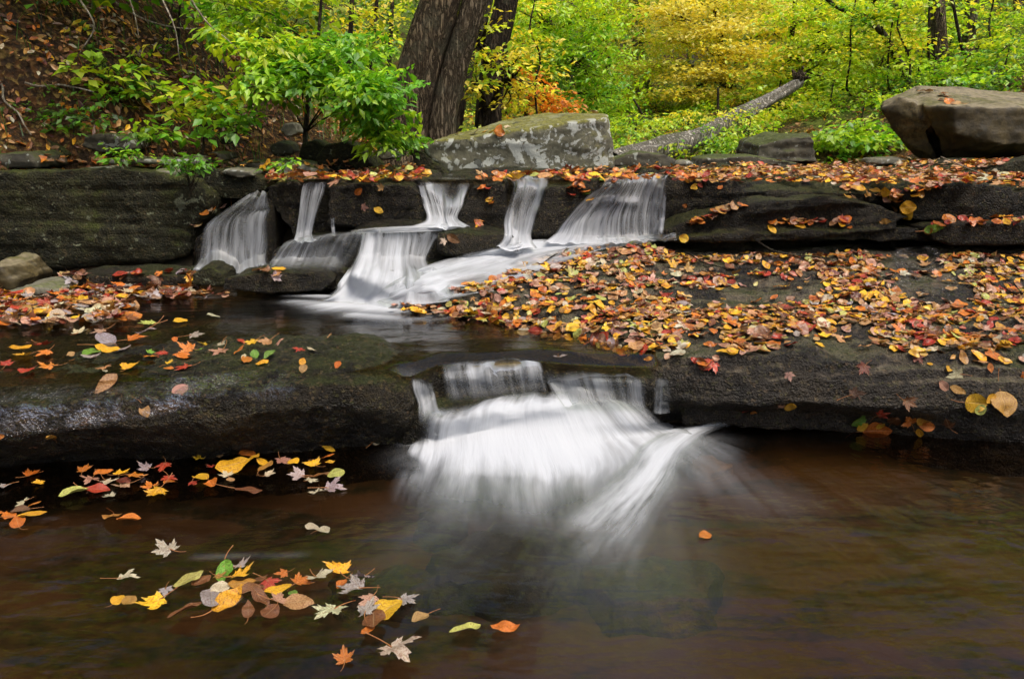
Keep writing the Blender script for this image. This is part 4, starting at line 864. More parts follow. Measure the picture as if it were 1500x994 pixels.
holes = [[(1130, 410), (1200, 405), (1215, 425), (1180, 445), (1010, 455), (1000, 432), (1060, 418)], [(960, 385), (1060, 386), (1140, 392), (1130, 402), (1000, 405), (930, 400)], [(1285, 408), (1400, 402), (1430, 430), (1410, 455), (1330, 440)], [(1310, 345), (1360, 350), (1390, 400), (1290, 405), (1300, 375)],
         [(1150, 490), (1290, 488), (1270, 510), (1150, 512)], [(1000, 500), (1060, 485), (1060, 520), (1000, 525)], [(740, 484), (850, 500), (850, 515), (740, 500)]]
scatter(-.8, 4.6, 2.7, 5.0, 1500, [shelf_poly], PALS, (.030, .070), 'lying on the broad rock shelf', clump=.45, cfreq=2.4, holes=holes, ztop=.75, tilt=.09, hole_p=.9)
scatter(-1.2, .3, 3.1, 4.4, 750, [[(555, 455), (640, 434), (700, 418), (760, 405), (760, 478), (640, 464)]], PALS, (.034, .075), 'on the western tip of the leafy shelf', clump=.3, level=.305, slope=.1)
band = [(985, 268), (985, 245), (1080, 240), (1180, 240), (1400, 236), (1900, 236), (1900, 262), (1400, 262), (1330, 275), (1290, 288), (1200, 284), (1100, 268)]
scatter(.9, 4.0, 4.1, 7.0, 480, [band, [(1320, 280), (1410, 262), (1520, 270), (1900, 270), (1900, 300), (1520, 300), (1470, 285), (1400, 270), (1330, 292)], [(1000, 330), (1080, 292), (1095, 300), (1010, 338)], [(1350, 330), (1520, 320), (1900, 320), (1900, 350), (1520, 350), (1370, 342)], [(1120, 330), (1240, 326), (1320, 345), (1130, 348)]],
        'YYYYOOOORRTTTPPBBSDCC', (.036, .072), 'in the leaf band on the upper east ledge', tilt=.2, level=.875, slope=.15, clump=.35, holes=[[(1080, 262), (1120, 256), (1190, 262), (1200, 275), (1140, 274), (1085, 272)]], hole_p=.85)
scatter(-2.0, 1.2, 4.4, 6.2, 230, [[(395, 240), (625, 248), (628, 268), (395, 270)], [(690, 268), (760, 255), (770, 262), (735, 300), (735, 350), (690, 345), (660, 348), (690, 300)], [(815, 268), (880, 254), (1000, 240), (1000, 262), (890, 264), (865, 285), (840, 300), (815, 300)], [(760, 256), (830, 250), (900, 246), (890, 256), (800, 262)]],
        'YYOOORRTPBK', (.05, .085), 'on the upper ledge lip among waterfalls', tilt=.3, level=.876, slope=.05)
scatter(-4.2, -1.2, 3.4, 4.8, 560, [[(-400, 430), (-400, 480), (-30, 485), (-30, 425)], [(-30, 425), (90, 428), (120, 418), (190, 428), (215, 440), (180, 455), (190, 470), (90, 474), (60, 482), (-30, 485)], [(95, 402), (295, 400), (290, 412), (330, 425), (240, 432), (100, 420)], [(200, 425), (345, 432), (330, 436), (200, 438)], [(375, 395), (450, 398), (440, 415), (380, 415)]],
        'YOORRTTPPBBWWDSC', (.05, .095), 'in the sodden leaf pile beside the middle pool', tilt=.25, level=.303, slope=.1, kinds='ooommmr')
scatter(-1.9, 1.2, 5.9, 7.6, 14, [[(640, 200), (890, 160), (890, 180), (740, 215), (640, 215)]], 'TYOC', (.06, .09), 'on the mossy top of the lichen boulder')
scatter(2.6, 4.5, 5.8, 8.0, 45, [[(1340, 135), (1400, 138), (1420, 156), (1340, 150)]], 'TPOC', (.06, .09), 'on top of the big brown boulder')
def edge(lst, n, zone, pal, size=(.05, .09)):
    for pts in lst:
        P_ = np.array(pts, float); t = RNG.uniform(0, len(P_) - 1, n); q = cr(P_, t)
        for (px, py) in q:
            py = py + RNG.uniform(-5, 4)
            d = ray(px, py); d = d / np.linalg.norm(d); h = BV.ray_cast(Vector(EYE), Vector(d), 30)
            if h[0] is None: continue
            k = 'oooomr'[RNG.integers(6)]
            put_leaf(np.array(h[0]), np.array([0, -.35, 1.0]), RNG.uniform(*size), k, pal[RNG.integers(len(pal))], zone=zone, tilt=.3, lift=RNG.uniform(.004, .02))
zn = 'on dark ledges below the brown boulder'
edge([[(1340, 286), (1370, 272), (1420, 266), (1470, 270), (1510, 282)], [(1300, 292), (1340, 278), (1390, 266)], [(1370, 332), (1420, 326), (1510, 324)], [(1015, 330), (1050, 315), (1085, 302)], [(1130, 332), (1180, 328), (1240, 330)]], 26, zn, 'YOOORTSP')
edge([[(1235, 272), (1260, 285), (1290, 292), (1320, 300)], [(1400, 252), (1440, 244), (1350, 262)]], 14, zn, 'YOTOSP')
edge([[(1010, 262), (1100, 258), (1200, 262), (1290, 262)]], 60, 'in the leaf band on the upper east ledge', 'OOORSTY')
edge([[(700, 272), (720, 290), (712, 310), (700, 335)], [(830, 290), (850, 275), (860, 290)], [(860, 300), (900, 268), (880, 262)], [(690, 262), (740, 258)]], 9, 'on the upper ledge lip among waterfalls', 'YORTOG', (.045, .08))
edge([[(400, 262), (470, 262), (540, 260), (610, 262)], [(900, 258), (960, 254)], [(285, 335), (300, 320), (330, 300)]], 9, 'on the upper ledge lip among waterfalls', 'YOTPOC', (.05, .085))
edge([[(300, 232), (400, 246), (520, 240)], [(60, 236), (150, 238), (290, 246)]], 30, None, 'BTSOYB', (.05, .08))
# choose the individuals: the hand placed ones, then the carpet leaves that show largest
for L_ in LEAVES:
    L_['px'], L_['py'] = proj(L_['pos']); L_['show'] = L_['size'] / ((L_['pos'] - EYE) @ _f)
must = [L_ for L_ in LEAVES if L_['must']]
def seen(L_):
    if not (5 < L_['px'] < 1495): return False
    d = L_['pos'] + L_['R'][:, 2] * .01 - EYE; n_ = np.linalg.norm(d); h = BV.ray_cast(Vector(EYE), Vector(d / n_), n_ - .02)
    return h[0] is None
rest = sorted([L_ for L_ in LEAVES if not L_['must']], key=lambda q: -q['show'])
indiv = list(must)
for L_ in rest:
    if len(indiv) >= 300: break
    if L_['zone'] and seen(L_): L_['ind'] = True; indiv.append(L_)
mass = [L_ for L_ in rest if 'ind' not in L_]
SHP = dict(m='maple leaf', o='oval leaf', r='round leaf')
cells = {}
for L_ in indiv: cells.setdefault((L_['ck'], L_['kind'], L_['zone']), []).append(L_)
ORD = ['', 'first', 'second', 'third', 'fourth', 'fifth', 'sixth', 'seventh', 'eighth', 'ninth', 'tenth', 'eleventh', 'twelfth', 'thirteenth', 'fourteenth', 'fifteenth']
for (ck, k, zone), v in cells.items():
    v.sort(key=lambda q: q['px'])
    for i, L_ in enumerate(v):
        base = f"{CN[ck]} {SHP[k]}"
        if len(v) == 1: L_['label'] = f"{base} {zone}"
        elif len(v) == 2: L_['label'] = f"{base} {zone}, {'western' if i == 0 else 'eastern'} one of two"
        elif i < 15:
            L_['label'] = f"{base} {zone}, {ORD[i + 1] + ' from left' if i + 1 < len(v) else 'rightmost'}"
        else: L_['label'] = f"{base} {zone}"
        if len(L_['label'].replace('-', ' ').split()) > 16: L_['label'] = L_['label'].replace('the ', '')
for L_ in indiv:
    vi = RNG.integers(9); mesh_, stem_ = HIM[L_['kind']][vi]
    o = bpy.data.objects.new('fallen_leaf', mesh_); C.objects.link(o)
    M4 = Matrix(np.vstack([np.hstack([L_['R'] * L_['size'], L_['pos'][:, None]]), [0, 0, 0, 1]]).tolist()); o.matrix_world = M4
    o.color = (*L_['col'], 1)
    tag(o, L_['label'], 'leaf', 'fallen autumn leaves')
    if L_['must'] and L_['show'] * FP > 22 and (L_['kind'] == 'm' or RNG.random() < .4):
        st_ = bpy.data.objects.new('leaf_stem', stem_); C.objects.link(st_); st_.parent = o
def merge_leaves(name, lst, lo=LO):
    cos = []; fs = []; ve = []; uvs = []; cl = []; off = 0
    for L_ in lst:
        co, F_, vein, uv, _b = lo[L_['kind']][RNG.integers(len(lo[L_['kind']]))]
        cos.append((co * L_['size']) @ L_['R'].T + L_['pos']); fs.append(F_ + off); off += len(co)
        ve.append(vein); uvs.append(uv); cl.append(np.tile(np.append(L_['col'], 1), (len(co), 1)))
    me = mesh_from(name, np.concatenate(cos), np.concatenate(fs), M_leafs, attrs={'vein': np.concatenate(ve), 'luv': np.concatenate(uvs), 'col': np.concatenate(cl)})
    return link(name, me, kind='stuff')
MED = {k: v[:6] for k, v in HI.items()}
near = [L_ for L_ in mass if L_['show'] * FP > 14]; far_ = [L_ for L_ in mass if L_['show'] * FP <= 14]
print('leaves', len(LEAVES), len(indiv), len(near), len(far_))
cos_ = merge_leaves('leaf_carpet', near, MED)
merge_leaves('leaf_litter', far_)
tag(cos_, 'dense carpet of yellow orange red and tan leaves on the rock shelves', None)
# hillside litter, vectorised
def litter(n, fx, fy, keep, size, pal, seed, name, dim=1.0):
    r = np.random.default_rng(seed)
    x = r.uniform(*fx, n); y = r.uniform(*fy, n); m = keep(x, y) & (fbm(np.stack([x, y], -1) * 1.6, 3, 33) > r.uniform(-.55, .12, n)); x, y = x[m], y[m]; n = len(x)
    z = H(x, y); e = .03
    gxn = (H(x + e, y) - z) / e; gyn = (H(x, y + e) - z) / e
    nn = np.stack([-gxn, -gyn, np.ones(n)], 1) + r.normal(0, .45, (n, 3)); nn /= np.linalg.norm(nn, axis=1)[:, None]
    a = r.normal(0, 1, (n, 3)); a -= nn * np.sum(a * nn, 1)[:, None]; a /= np.linalg.norm(a, axis=1)[:, None]; b = np.cross(a, nn)
    sz = r.uniform(*size, n) * np.where(r.random(n) < .25, .55, 1)
    base = np.array([(0, -.5, 0), (.24, -.15, .10), (.16, .25, .08), (0, .5, .05), (-.16, .25, .08), (-.24, -.15, .10), (0, 0, 0)])
    v = (b[:, None] * base[None, :, :1] + a[:, None] * base[None, :, 1:2] + nn[:, None] * base[None, :, 2:3]) * sz[:, None, None]
    v = v + np.stack([x, y, z + r.uniform(.005, .05, n)], 1)[:, None]
    f = np.array([(0, 1, 2, 6), (6, 2, 3, 4), (0, 6, 4, 5)])[None] + (np.arange(n) * 7)[:, None, None]
    P_ = np.array([LC[q] for q in pal])[r.integers(len(pal), size=n)] * r.uniform(.35, .95, (n, 1)) * dim
    col = np.concatenate([P_, np.ones((n, 1))], 1).repeat(7, 0)
    me = mesh_from(name, v.reshape(-1, 3), f.reshape(-1, 4), M_leafs, smooth=False, attrs={'vein': np.zeros(n * 7), 'luv': np.zeros((n * 7, 3)), 'col': col})
    link(name, me, kind='stuff')
litter(60000, (-9, 0.2), (4.9, 14), lambda x, y: (x < xl(y) + .6) & (RNG.random(len(x)) < np.clip(1.3 - (y - 5) * .08, .35, 1)), (.035, .078), 'BBBBSSTTODYC', 5, 'leaf_litter', 1.5)
litter(9000, (-1.5, 6), (6.2, 16), lambda x, y: RNG.random(len(x)) < .8, (.05, .09), 'BSTOTOYK', 6, 'leaf_litter')
# ================================================================ trees and plants
def mat_foliage():
    s = NT('foliage')
    col = s.attr('col', 'Color')
    a = s.n('BsdfDiffuse', {'Color': col}).outputs[0]
    t = s.n('BsdfTranslucent', {'Color': s.mix(1.0, col, (1.25, 1.15, .55), 'MULTIPLY')}).outputs[0]
    g = s.n('BsdfGlossy', {'Roughness': .45, 'Color': (1, 1, 1, 1)}).outputs[0]
    m = s.n('MixShader', {0: .5, 1: a, 2: t}).outputs[0]
    return s.done(s.n('MixShader', {0: .035, 1: m, 2: g}).outputs[0])
M_fol = mat_foliage()
def mat_bark(name, dark, light, furrow=1.0, moss=0.0):
    s = NT(name)
    pos = s.n('NewGeometry').outputs['Position']
    v = s.math('ABSOLUTE', s.math('SUBTRACT', s.noise(s.mul(pos, (26, 26, 5.0)), 1.0, 5, .65, .5), .5))
    n1 = s.noise(s.mul(pos, (14, 14, 4)), 1.0, 5, .65, .5); n2 = s.noise(pos, 3, 4)
    f = s.math('MULTIPLY', s.step(v, .0, .13), s.math('ADD', n1, .4))
    c = s.mix(s.step(f, .1, .75), dark, light)
    c = s.mix(s.step(n2, .5, .65), c, s.mix(.5, c, (.12, .12, .08)))
    if moss: c = s.mix(s.math('MULTIPLY', s.step(n2, .45, .6), moss), c, (.06, .075, .015))
    b = s.n('BsdfPrincipled', {'Base Color': c, 'Roughness': .85, 'Specular IOR Level': .15, 'Normal': s.bump(f, .03 * furrow)})
    return s.done(b.outputs[0])
M_bark = mat_bark('furrowed_bark', (.045, .032, .019), (.22, .165, .105))
M_bark2 = mat_bark('lighter_furrowed_bark', (.05, .037, .022), (.21, .165, .11))
M_barkd = mat_bark('dark_bark', (.018, .013, .009), (.07, .052, .035), .6)
M_barkg = mat_bark('pale_grey_bark', (.10, .095, .08), (.26, .25, .215), .5)
M_log = mat_bark('weathered_log_bark', (.17, .155, .125), (.50, .47, .41), .8, moss=.25)
M_twig = mat_bark('pale_twig', (.16, .13, .09), (.36, .32, .25), .1)
def tubes(paths, seg=7, name='limb', mat=None, parent=None, rough_=0.0, seed=0, nsub=0, **kw):
    """paths: list of (points (n,3), radii (n))"""
    V_ = []; F_ = []; off = 0
    for pts, rad in paths:
        pts = np.asarray(pts, float); rad = np.asarray(rad, float)
        if nsub:
            t = np.linspace(0, len(pts) - 1, nsub); pts = cr(pts, t); rad = np.maximum(cr(rad[:, None], t)[:, 0], .0008)
        n = len(pts); d = np.gradient(pts, axis=0); d /= np.linalg.norm(d, axis=1)[:, None] + 1e-9
        ref = np.where(np.abs(d[:, 2:3]) > .8, [[1., 0, 0]], [[0, 0, 1.]])
        a = np.cross(d, ref); a /= np.linalg.norm(a, axis=1)[:, None]; b = np.cross(d, a)
        th = np.arange(seg) * 2 * PI / seg
        ring = np.cos(th)[None, :, None] * a[:, None] + np.sin(th)[None, :, None] * b[:, None]
        rr = rad[:, None] * np.ones((1, seg))
        if rough_:
            q = np.stack([np.cos(th)[None] * 2.2 + 0 * rr, np.sin(th)[None] * 2.2 + 0 * rr, np.linspace(0, n * .06, n)[:, None] + 0 * rr], -1)
            q2 = np.stack([np.cos(th)[None] * 7 + 0 * rr, np.sin(th)[None] * 7 + 0 * rr, np.linspace(0, n * .2, n)[:, None] + 0 * rr], -1)
            rr = rr * (1 + rough_ * fbm(q, 3, seed) + rough_ * .45 * fbm(q2, 2, seed + 3))
        V_.append((pts[:, None] + ring * rr[..., None]).reshape(-1, 3))
        i = np.arange(n * seg).reshape(n, seg); j = np.roll(i, -1, 1)
        F_.append(np.stack([i[:-1], j[:-1], j[1:], i[1:]], -1).reshape(-1, 4) + off); off += n * seg
    me = mesh_from(name, np.concatenate(V_), np.concatenate(F_), mat)
    return link(name, me, parent=parent, **kw)
FC = dict(g=(.13, .35, .02), G=(.09, .21, .015), y=(.52, .62, .04), Y=(.84, .70, .08), O=(.76, .29, .05), L=(.35, .57, .035), d=(.04, .10, .015), P=(.88, .80, .24), B=(.30, .13, .03))
def leaf_cloud(centres, n_per, rad, leaf, pal, flat=.28, droop=.25, seed=0, wid=.30, dirv=None, colvar=.25):
    """sprays of small folded leaves lying in drooping near-horizontal layers"""
    r = np.random.default_rng(seed)
    c = np.asarray(centres, float); m = len(c)
    R_ = np.broadcast_to(np.asarray(rad, float), (m,)); N = m * n_per
    az = r.uniform(0, 2 * PI, m); el = r.uniform(.5, 1.0, m)
    ax = np.stack([np.cos(az), np.sin(az), -droop * r.uniform(.3, 1.4, m)], 1)          # spray axis: outwards and down
    sd_ = np.stack([-np.sin(az), np.cos(az), r.normal(0, flat, m)], 1)
    u = r.uniform(-1, 1, (m, n_per)); v = r.uniform(-1, 1, (m, n_per)) * (1 - .55 * np.abs(u)) * .62
    p = c[:, None] + R_[:, None, None] * (u[..., None] * ax[:, None] * el[:, None, None] + v[..., None] * sd_[:, None]) + r.normal(0, .10, (m, n_per, 3)) * R_[:, None, None] * [1, 1, .45]
    p = p.reshape(-1, 3)
    axn = ax.repeat(n_per, 0); sgn = np.sign(v.reshape(-1, 1))
    a = axn + sd_.repeat(n_per, 0) * sgn * .8 + r.normal(0, .35, (N, 3)); a[:, 2] -= .25; a /= np.linalg.norm(a, axis=1)[:, None]
    nn = np.array([0, 0, 1.0]) + r.normal(0, .30, (N, 3)); nn -= a * np.sum(a * nn, 1)[:, None]; nn /= np.linalg.norm(nn, axis=1)[:, None]
    b = np.cross(a, nn)
    L = leaf * r.uniform(.6, 1.25, N)
    base = np.array([(0, 0, 0), (wid, .42, .07), (0, 1, -.06), (-wid, .42, .07), (0, .45, 0)])
    v_ = p[:, None] + (b[:, None] * base[None, :, :1] + a[:, None] * base[None, :, 1:2] + nn[:, None] * base[None, :, 2:3]) * L[:, None, None]
    f = np.array([(0, 1, 2, 4), (0, 4, 2, 3)])[None] + (np.arange(N) * 5)[:, None, None]
    pc = np.array([FC[q] for q in pal])
    k = r.integers(len(pal), size=m).repeat(n_per); mixk = r.random(N) < .3; k = np.where(mixk, r.integers(len(pal), size=N), k)
    sp = r.uniform(1 - colvar, 1 + colvar, m).repeat(n_per)
    col = pc[k] * (sp * r.uniform(.75, 1.25, N))[:, None]
    return v_.reshape(-1, 3), f.reshape(-1, 4), np.concatenate([np.clip(col, 0, .9), np.ones((N, 1))], 1).repeat(5, 0)
def crown(parts, name='crown', parent=None, **kw):
    V_ = []; F_ = []; K = []; off = 0
    for v, f, c in parts: V_.append(v); F_.append(f + off); K.append(c); off += len(v)
    me = mesh_from(name, np.concatenate(V_), np.concatenate(F_), M_fol, smooth=False, attrs={'col': np.concatenate(K)})
    return link(name, me, parent=parent, **kw)
def empty(name, loc, label, cat, group=None):
    o = bpy.data.objects.new(name, None); C.objects.link(o); o.location = loc; tag(o, label, cat, group); return o
def under(o, par):
    o.parent = par; o.matrix_parent_inverse = Matrix.Translation(-par.location)
def gp(px, y):
    """ground point seen in image column px at distance y"""
    x = (px - 750) / FP * y * .99; return np.array([x, y, float(H(x, y))])
def wob(a, b, n, amp, r):
    t = np.linspace(0, 1, n)[:, None]; p = np.asarray(a) + (np.asarray(b) - np.asarray(a)) * t
    return p + r.normal(0, amp, (n, 3)) * np.sin(t * PI) 
def ell(px, py, y, rx, ry, rz, n, r):
    """n spray centres filling an ellipsoid centred on (px, py) at distance y; rx, rz are in photo pixels, ry in metres"""
    c = V(px, py, y); s_ = y / FP
    q = r.normal(0, 1, (n, 3)); q /= np.linalg.norm(q, axis=1)[:, None]; q *= (r.uniform(0.05, 1, n) ** .42)[:, None]
    return c + q * [rx * s_, ry, rz * s_]
def tree(label, base, tops, r0, bark, blobs, pal, leaf, n_per, srad, seed, flat=.28, cat='tree', name='tree', wid=.3, twigs=.35, droop=.25, limbs=True, group=None, top_r=.35, trunk_rough=.06, seg=16):
    """base: ground point; tops: list of trunk path points; blobs: (px, py, y, rx, ry, rz, n)"""
    r = np.random.default_rng(seed)
    root = empty(name, base, label, cat, group)
    pts = np.array([base - [0, 0, .15], base + (np.asarray(tops[0]) - base) * .04] + [np.asarray(t, float) for t in tops]); n = len(pts)
    rad = r0 * np.concatenate([[1.45, 1.15], np.linspace(1, top_r, n - 2) if n > 3 else [top_r]])
    ns = 40 if r0 > .06 else 16
    o = tubes([(pts, rad)], seg if r0 > .05 else 8, 'trunk', bark, None, rough_=trunk_rough, seed=seed, nsub=ns); under(o, root)
    cen = []; tw = []
    for bl in blobs:
        c = ell(*bl, r); cen.append(c)
        if limbs:
            cc = c.mean(0); 
            zt = np.clip(cc[2] - .4 * np.linalg.norm(cc[:2] - base[:2]), base[2] + .3, pts[-1][2] - .05)
            t = np.argmin(np.abs(pts[:, 2] - zt)); t0 = pts[-1] * 0
            k = np.interp(zt, pts[:, 2], np.arange(n)); st = cr(pts, np.array([k]))[0]
            m_ = (st + cc) / 2 + [0, 0, .12 * np.linalg.norm(cc - st)]
            rl = r0 * .38
            tw.append((np.array([st, st + (m_ - st) * .5 + r.normal(0, .03, 3), m_, cc]), [rl, rl * .8, rl * .6, rl * .3]))
            for q in c[r.random(len(c)) < twigs]:
                s0 = m_ + (cc - m_) * r.uniform(0, 1)
                tw.append((np.array([s0, (s0 + q) / 2 + r.normal(0, .06, 3) * np.linalg.norm(q - s0), q]), [max(rl * .28, .003), max(rl * .18, .0022), .0015]))
    if tw:
        o = tubes(tw, 5, 'limbs', bark, None, nsub=8); under(o, root)
    parts = []
    for i, c in enumerate(cen):
        parts.append(leaf_cloud(c, n_per, srad, leaf, pal[i] if isinstance(pal, (list, tuple)) else pal, seed=seed * 31 + i, wid=wid, droop=droop, flat=flat))
    if parts:
        o = crown(parts); under(o, root)
    return root
T = lambda px, py, y: V(px, py, y)
# ---- big trunks
tree('thickest brown furrowed trunk leaning east above the fern bank', gp(594, 7.6), [T(596, 180, 7.6), T(614, 100, 7.6), T(646, 0, 7.6), T(690, -140, 7.6), T(735, -360, 7.8)], .195, M_bark, [], '', .05, 10, .3, 201, top_r=.75, trunk_rough=.10, seg=44)
tree('second furrowed trunk rising close beside the thickest trunk', gp(646, 7.7), [T(648, 170, 7.7), T(668, 90, 7.7), T(696, 0, 7.7), T(745, -200, 7.9), T(780, -360, 8)], .13, M_bark2, [], '', .05, 10, .3, 202, top_r=.75, trunk_rough=.10, seg=36)
tree('dark trunk with yellow green leaf sprays, just east of the two furrowed trunks', gp(716, 8.9), [T(716, 160, 8.9), T(726, 70, 8.9), T(742, 0, 8.9), T(762, -150, 8.9), T(775, -330, 8.9)], .14, M_barkd,
     [(700, 60, 8.2, 40, .3, 60, 22), (755, 110, 8.3, 40, .3, 50, 22), (690, 120, 8.1, 26, .3, 36, 10)], ['yyYL', 'yYYL', 'yYL'], .075, 14, .26, 203, top_r=.75, trunk_rough=.08, seg=30, twigs=.7)
tree('slim dark stem crossing behind the trunks at a slant', gp(668, 8.8), [T(672, 170, 8.8), T(690, 90, 9.0), T(712, 20, 9.3), T(745, -120, 9.6)], .055, M_barkd, [], '', .05, 10, .3, 204, top_r=.7)
# ---- sapling on the west bank
tree('bright green sapling with drooping leafy boughs on the west bank', gp(449, 6.1), [T(450, 160, 6.1), T(462, 90, 6.1), T(470, 10, 6.1), T(474, -60, 6.1)], 0.019, M_barkd,
     [(460, 102, 5.5, 85, .40, 26, 46), (545, 138, 5.3, 50, .35, 30, 36), (400, 80, 5.7, 70, .40, 26, 34), (360, 50, 6.0, 60, .35, 24, 20), (568, 190, 5.3, 26, .2, 26, 14), (500, 75, 5.7, 70, .4, 20, 20), (520, 170, 5.3, 26, .2, 20, 9), (330, 20, 6.2, 50, .4, 25, 12), (400, 130, 5.4, 40, .3, 12, 8)], ['Lgg', 'Lgg', 'Lgy', 'Lyg', 'gL', 'Lg', 'gL', 'yLg', 'gL'], .072, 30, .21, 211, cat='sapling', name='sapling', wid=.25, twigs=.9, droop=.45)
tree('low seedling with large sparse leaves in the litter below the sapling', gp(300, 5.8), [T(300, 190, 5.8), T(305, 150, 5.75)], .008, M_barkd, [(285, 135, 5.6, 60, .3, 30, 10), (320, 165, 5.6, 35, .3, 28, 9), (290, 185, 5.5, 40, .2, 20, 7)], ['LgY', 'ygL', 'gL'], .09, 8, .2, 212, cat='seedling', name='seedling', wid=.3, twigs=.8)
tree('thin leafless looking sapling with few leaves at the top of the west slope', gp(250, 7.2), [T(256, 100, 7.2), T(262, 30, 7.2), T(268, -60, 7.2)], .015, M_barkd, [(240, 85, 6.8, 60, .4, 30, 9), (330, 120, 6.6, 40, .3, 25, 8), (170, 80, 6.9, 40, .3, 25, 6)], ['yLY', 'ygL', 'gL'], .08, 8, .2, 213, cat='sapling', name='sapling', twigs=.9)
for i, (px, y, top, lab) in enumerate([(505, 9.5, 520, 'first of three pole thin stems between the sapling and thickest trunk, nearest the sapling'), (532, 10.2, 560, 'middle one of three pole thin stems between the sapling and thickest trunk'), (566, 10.8, 578, 'last of three pole thin stems, the one nearest the thickest trunk')]):
    tree(lab, gp(px, y), [T((px + top) / 2, 60, y), T(top, -80, y)], .028, M_barkd, [(px + 10, 30, y, 45, .5, 45, 16)], 'yGY', .08, 14, .3, 220 + i, name='tree', top_r=.6)
# ---- middle distance
tree('spreading fresh green beech reaching over the lichen boulder', gp(800, 12.5), [T(800, 120, 12.5), T(803, 40, 12.5), T(806, -60, 12.5), T(810, -200, 12.5)], .07, M_barkd,
     [(790, 35, 11.5, 80, .9, 55, 90), (850, 90, 11.5, 70, .8, 50, 80), (755, 90, 10.8, 50, .6, 45, 46), (860, 25, 12, 60, .8, 45, 60), (880, 140, 12, 45, .6, 30, 36), (740, 20, 10.5, 40, .5, 40, 34)], ['LLy', 'LLg', 'yLY', 'LLy', 'LgL', 'yLL'], .085, 26, .46, 231, wid=.26, droop=.35, flat=.15)
tree('orange leaved shrub glowing behind the west end of the lichen boulder', gp(770, 10.5), [T(770, 170, 10.5), T(775, 140, 10.4), T(785, 110, 10.3)], .025, M_barkd,
     [(775, 135, 10, 48, .5, 28, 32), (815, 150, 10.2, 36, .4, 18, 18), (735, 165, 9.8, 30, .4, 22, 18)], ['OOYO', 'OO', 'YOYL'], .08, 14, .27, 232, name='shrub', cat='shrub', twigs=.7)
tree('glowing yellow maple in the middle of the valley', gp(1065, 14.5), [T(1062, 110, 14.5), T(1050, 30, 14.5), T(1045, -60, 14.5), T(1040, -180, 14.5)], .07, M_barkd,
     [(985, 22, 14, 60, 1.0, 11, 34), (1060, 40, 13.6, 62, .9, 12, 40), (1000, 62, 14, 62, 1.0, 12, 38), (1085, 78, 13.4, 55, .8, 12, 36), (960, 98, 14.2, 45, .8, 11, 24), (1040, 108, 13.6, 58, .8, 12, 40), (1000, 138, 13.6, 45, .8, 10, 26), (1078, 148, 13.3, 45, .7, 11, 28), (1120, 12, 14, 60, .8, 12, 34), (1030, 0, 14, 80, 1.0, 14, 40), (1130, 50, 14, 40, .7, 11, 22), (1030, 172, 13.3, 36, .6, 8, 16)], ['PPY', 'PYP', 'PPy', 'PYY', 'PyP', 'PYP', 'YPy', 'PYy', 'PyP', 'PyY', 'PYy', 'Yy'], .085, 34, .60, 233, wid=.3, droop=.10, flat=.10)
tree('wide green maple with yellow tips standing before the fallen log', gp(1150, 12.5), [T(1150, 130, 12.5), T(1160, 50, 12.5), T(1170, -60, 12.5), T(1175, -200, 12.5)], .05, M_barkd,
     [(1165, 85, 11.8, 62, .8, 13, 32), (1215, 118, 11.6, 60, .7, 12, 30), (1150, 135, 11.8, 50, .7, 11, 22), (1230, 60, 11.8, 65, .8, 12, 32), (1180, 30, 12, 60, .8, 12, 28), (1275, 92, 11.5, 50, .7, 13, 26), (1265, 28, 12, 70, .8, 13, 30), (1200, 150, 11.2, 55, .6, 11, 24), (1255, 140, 11.2, 45, .6, 12, 20), (1310, 60, 11.5, 40, .6, 14, 20), (1215, 0, 12, 80, .8, 14, 32), (1120, 112, 12, 36, .6, 10, 14), (1140, 172, 11, 40, .5, 10, 16)], ['LyY', 'yLL', 'LyY', 'Lyy', 'yLY', 'yLL', 'Lyy', 'yLY', 'Lyg', 'yLY', 'Lyy', 'yYL', 'yY'], .08, 28, .52, 234, wid=.28, droop=.14, flat=.12)
tree('tree with a bare dark limb leaning west over the log', gp(1342, 10.5), [T(1332, 110, 10.5), T(1308, 75, 10.4), T(1290, 45, 10.3), T(1262, 28, 10.2), T(1225, 10, 10.1), T(1200, -10, 10)], .05, M_barkd,
     [(1260, 20, 9.8, 70, .5, 22, 22), (1330, 130, 9.8, 50, .5, 22, 24), (1400, 105, 9.4, 50, .4, 16, 20), (1290, 100, 9.9, 40, .5, 20, 18)], ['Lgy', 'Lg', 'LgL', 'Ly'], .075, 20, .32, 235, twigs=.5, top_r=.35)
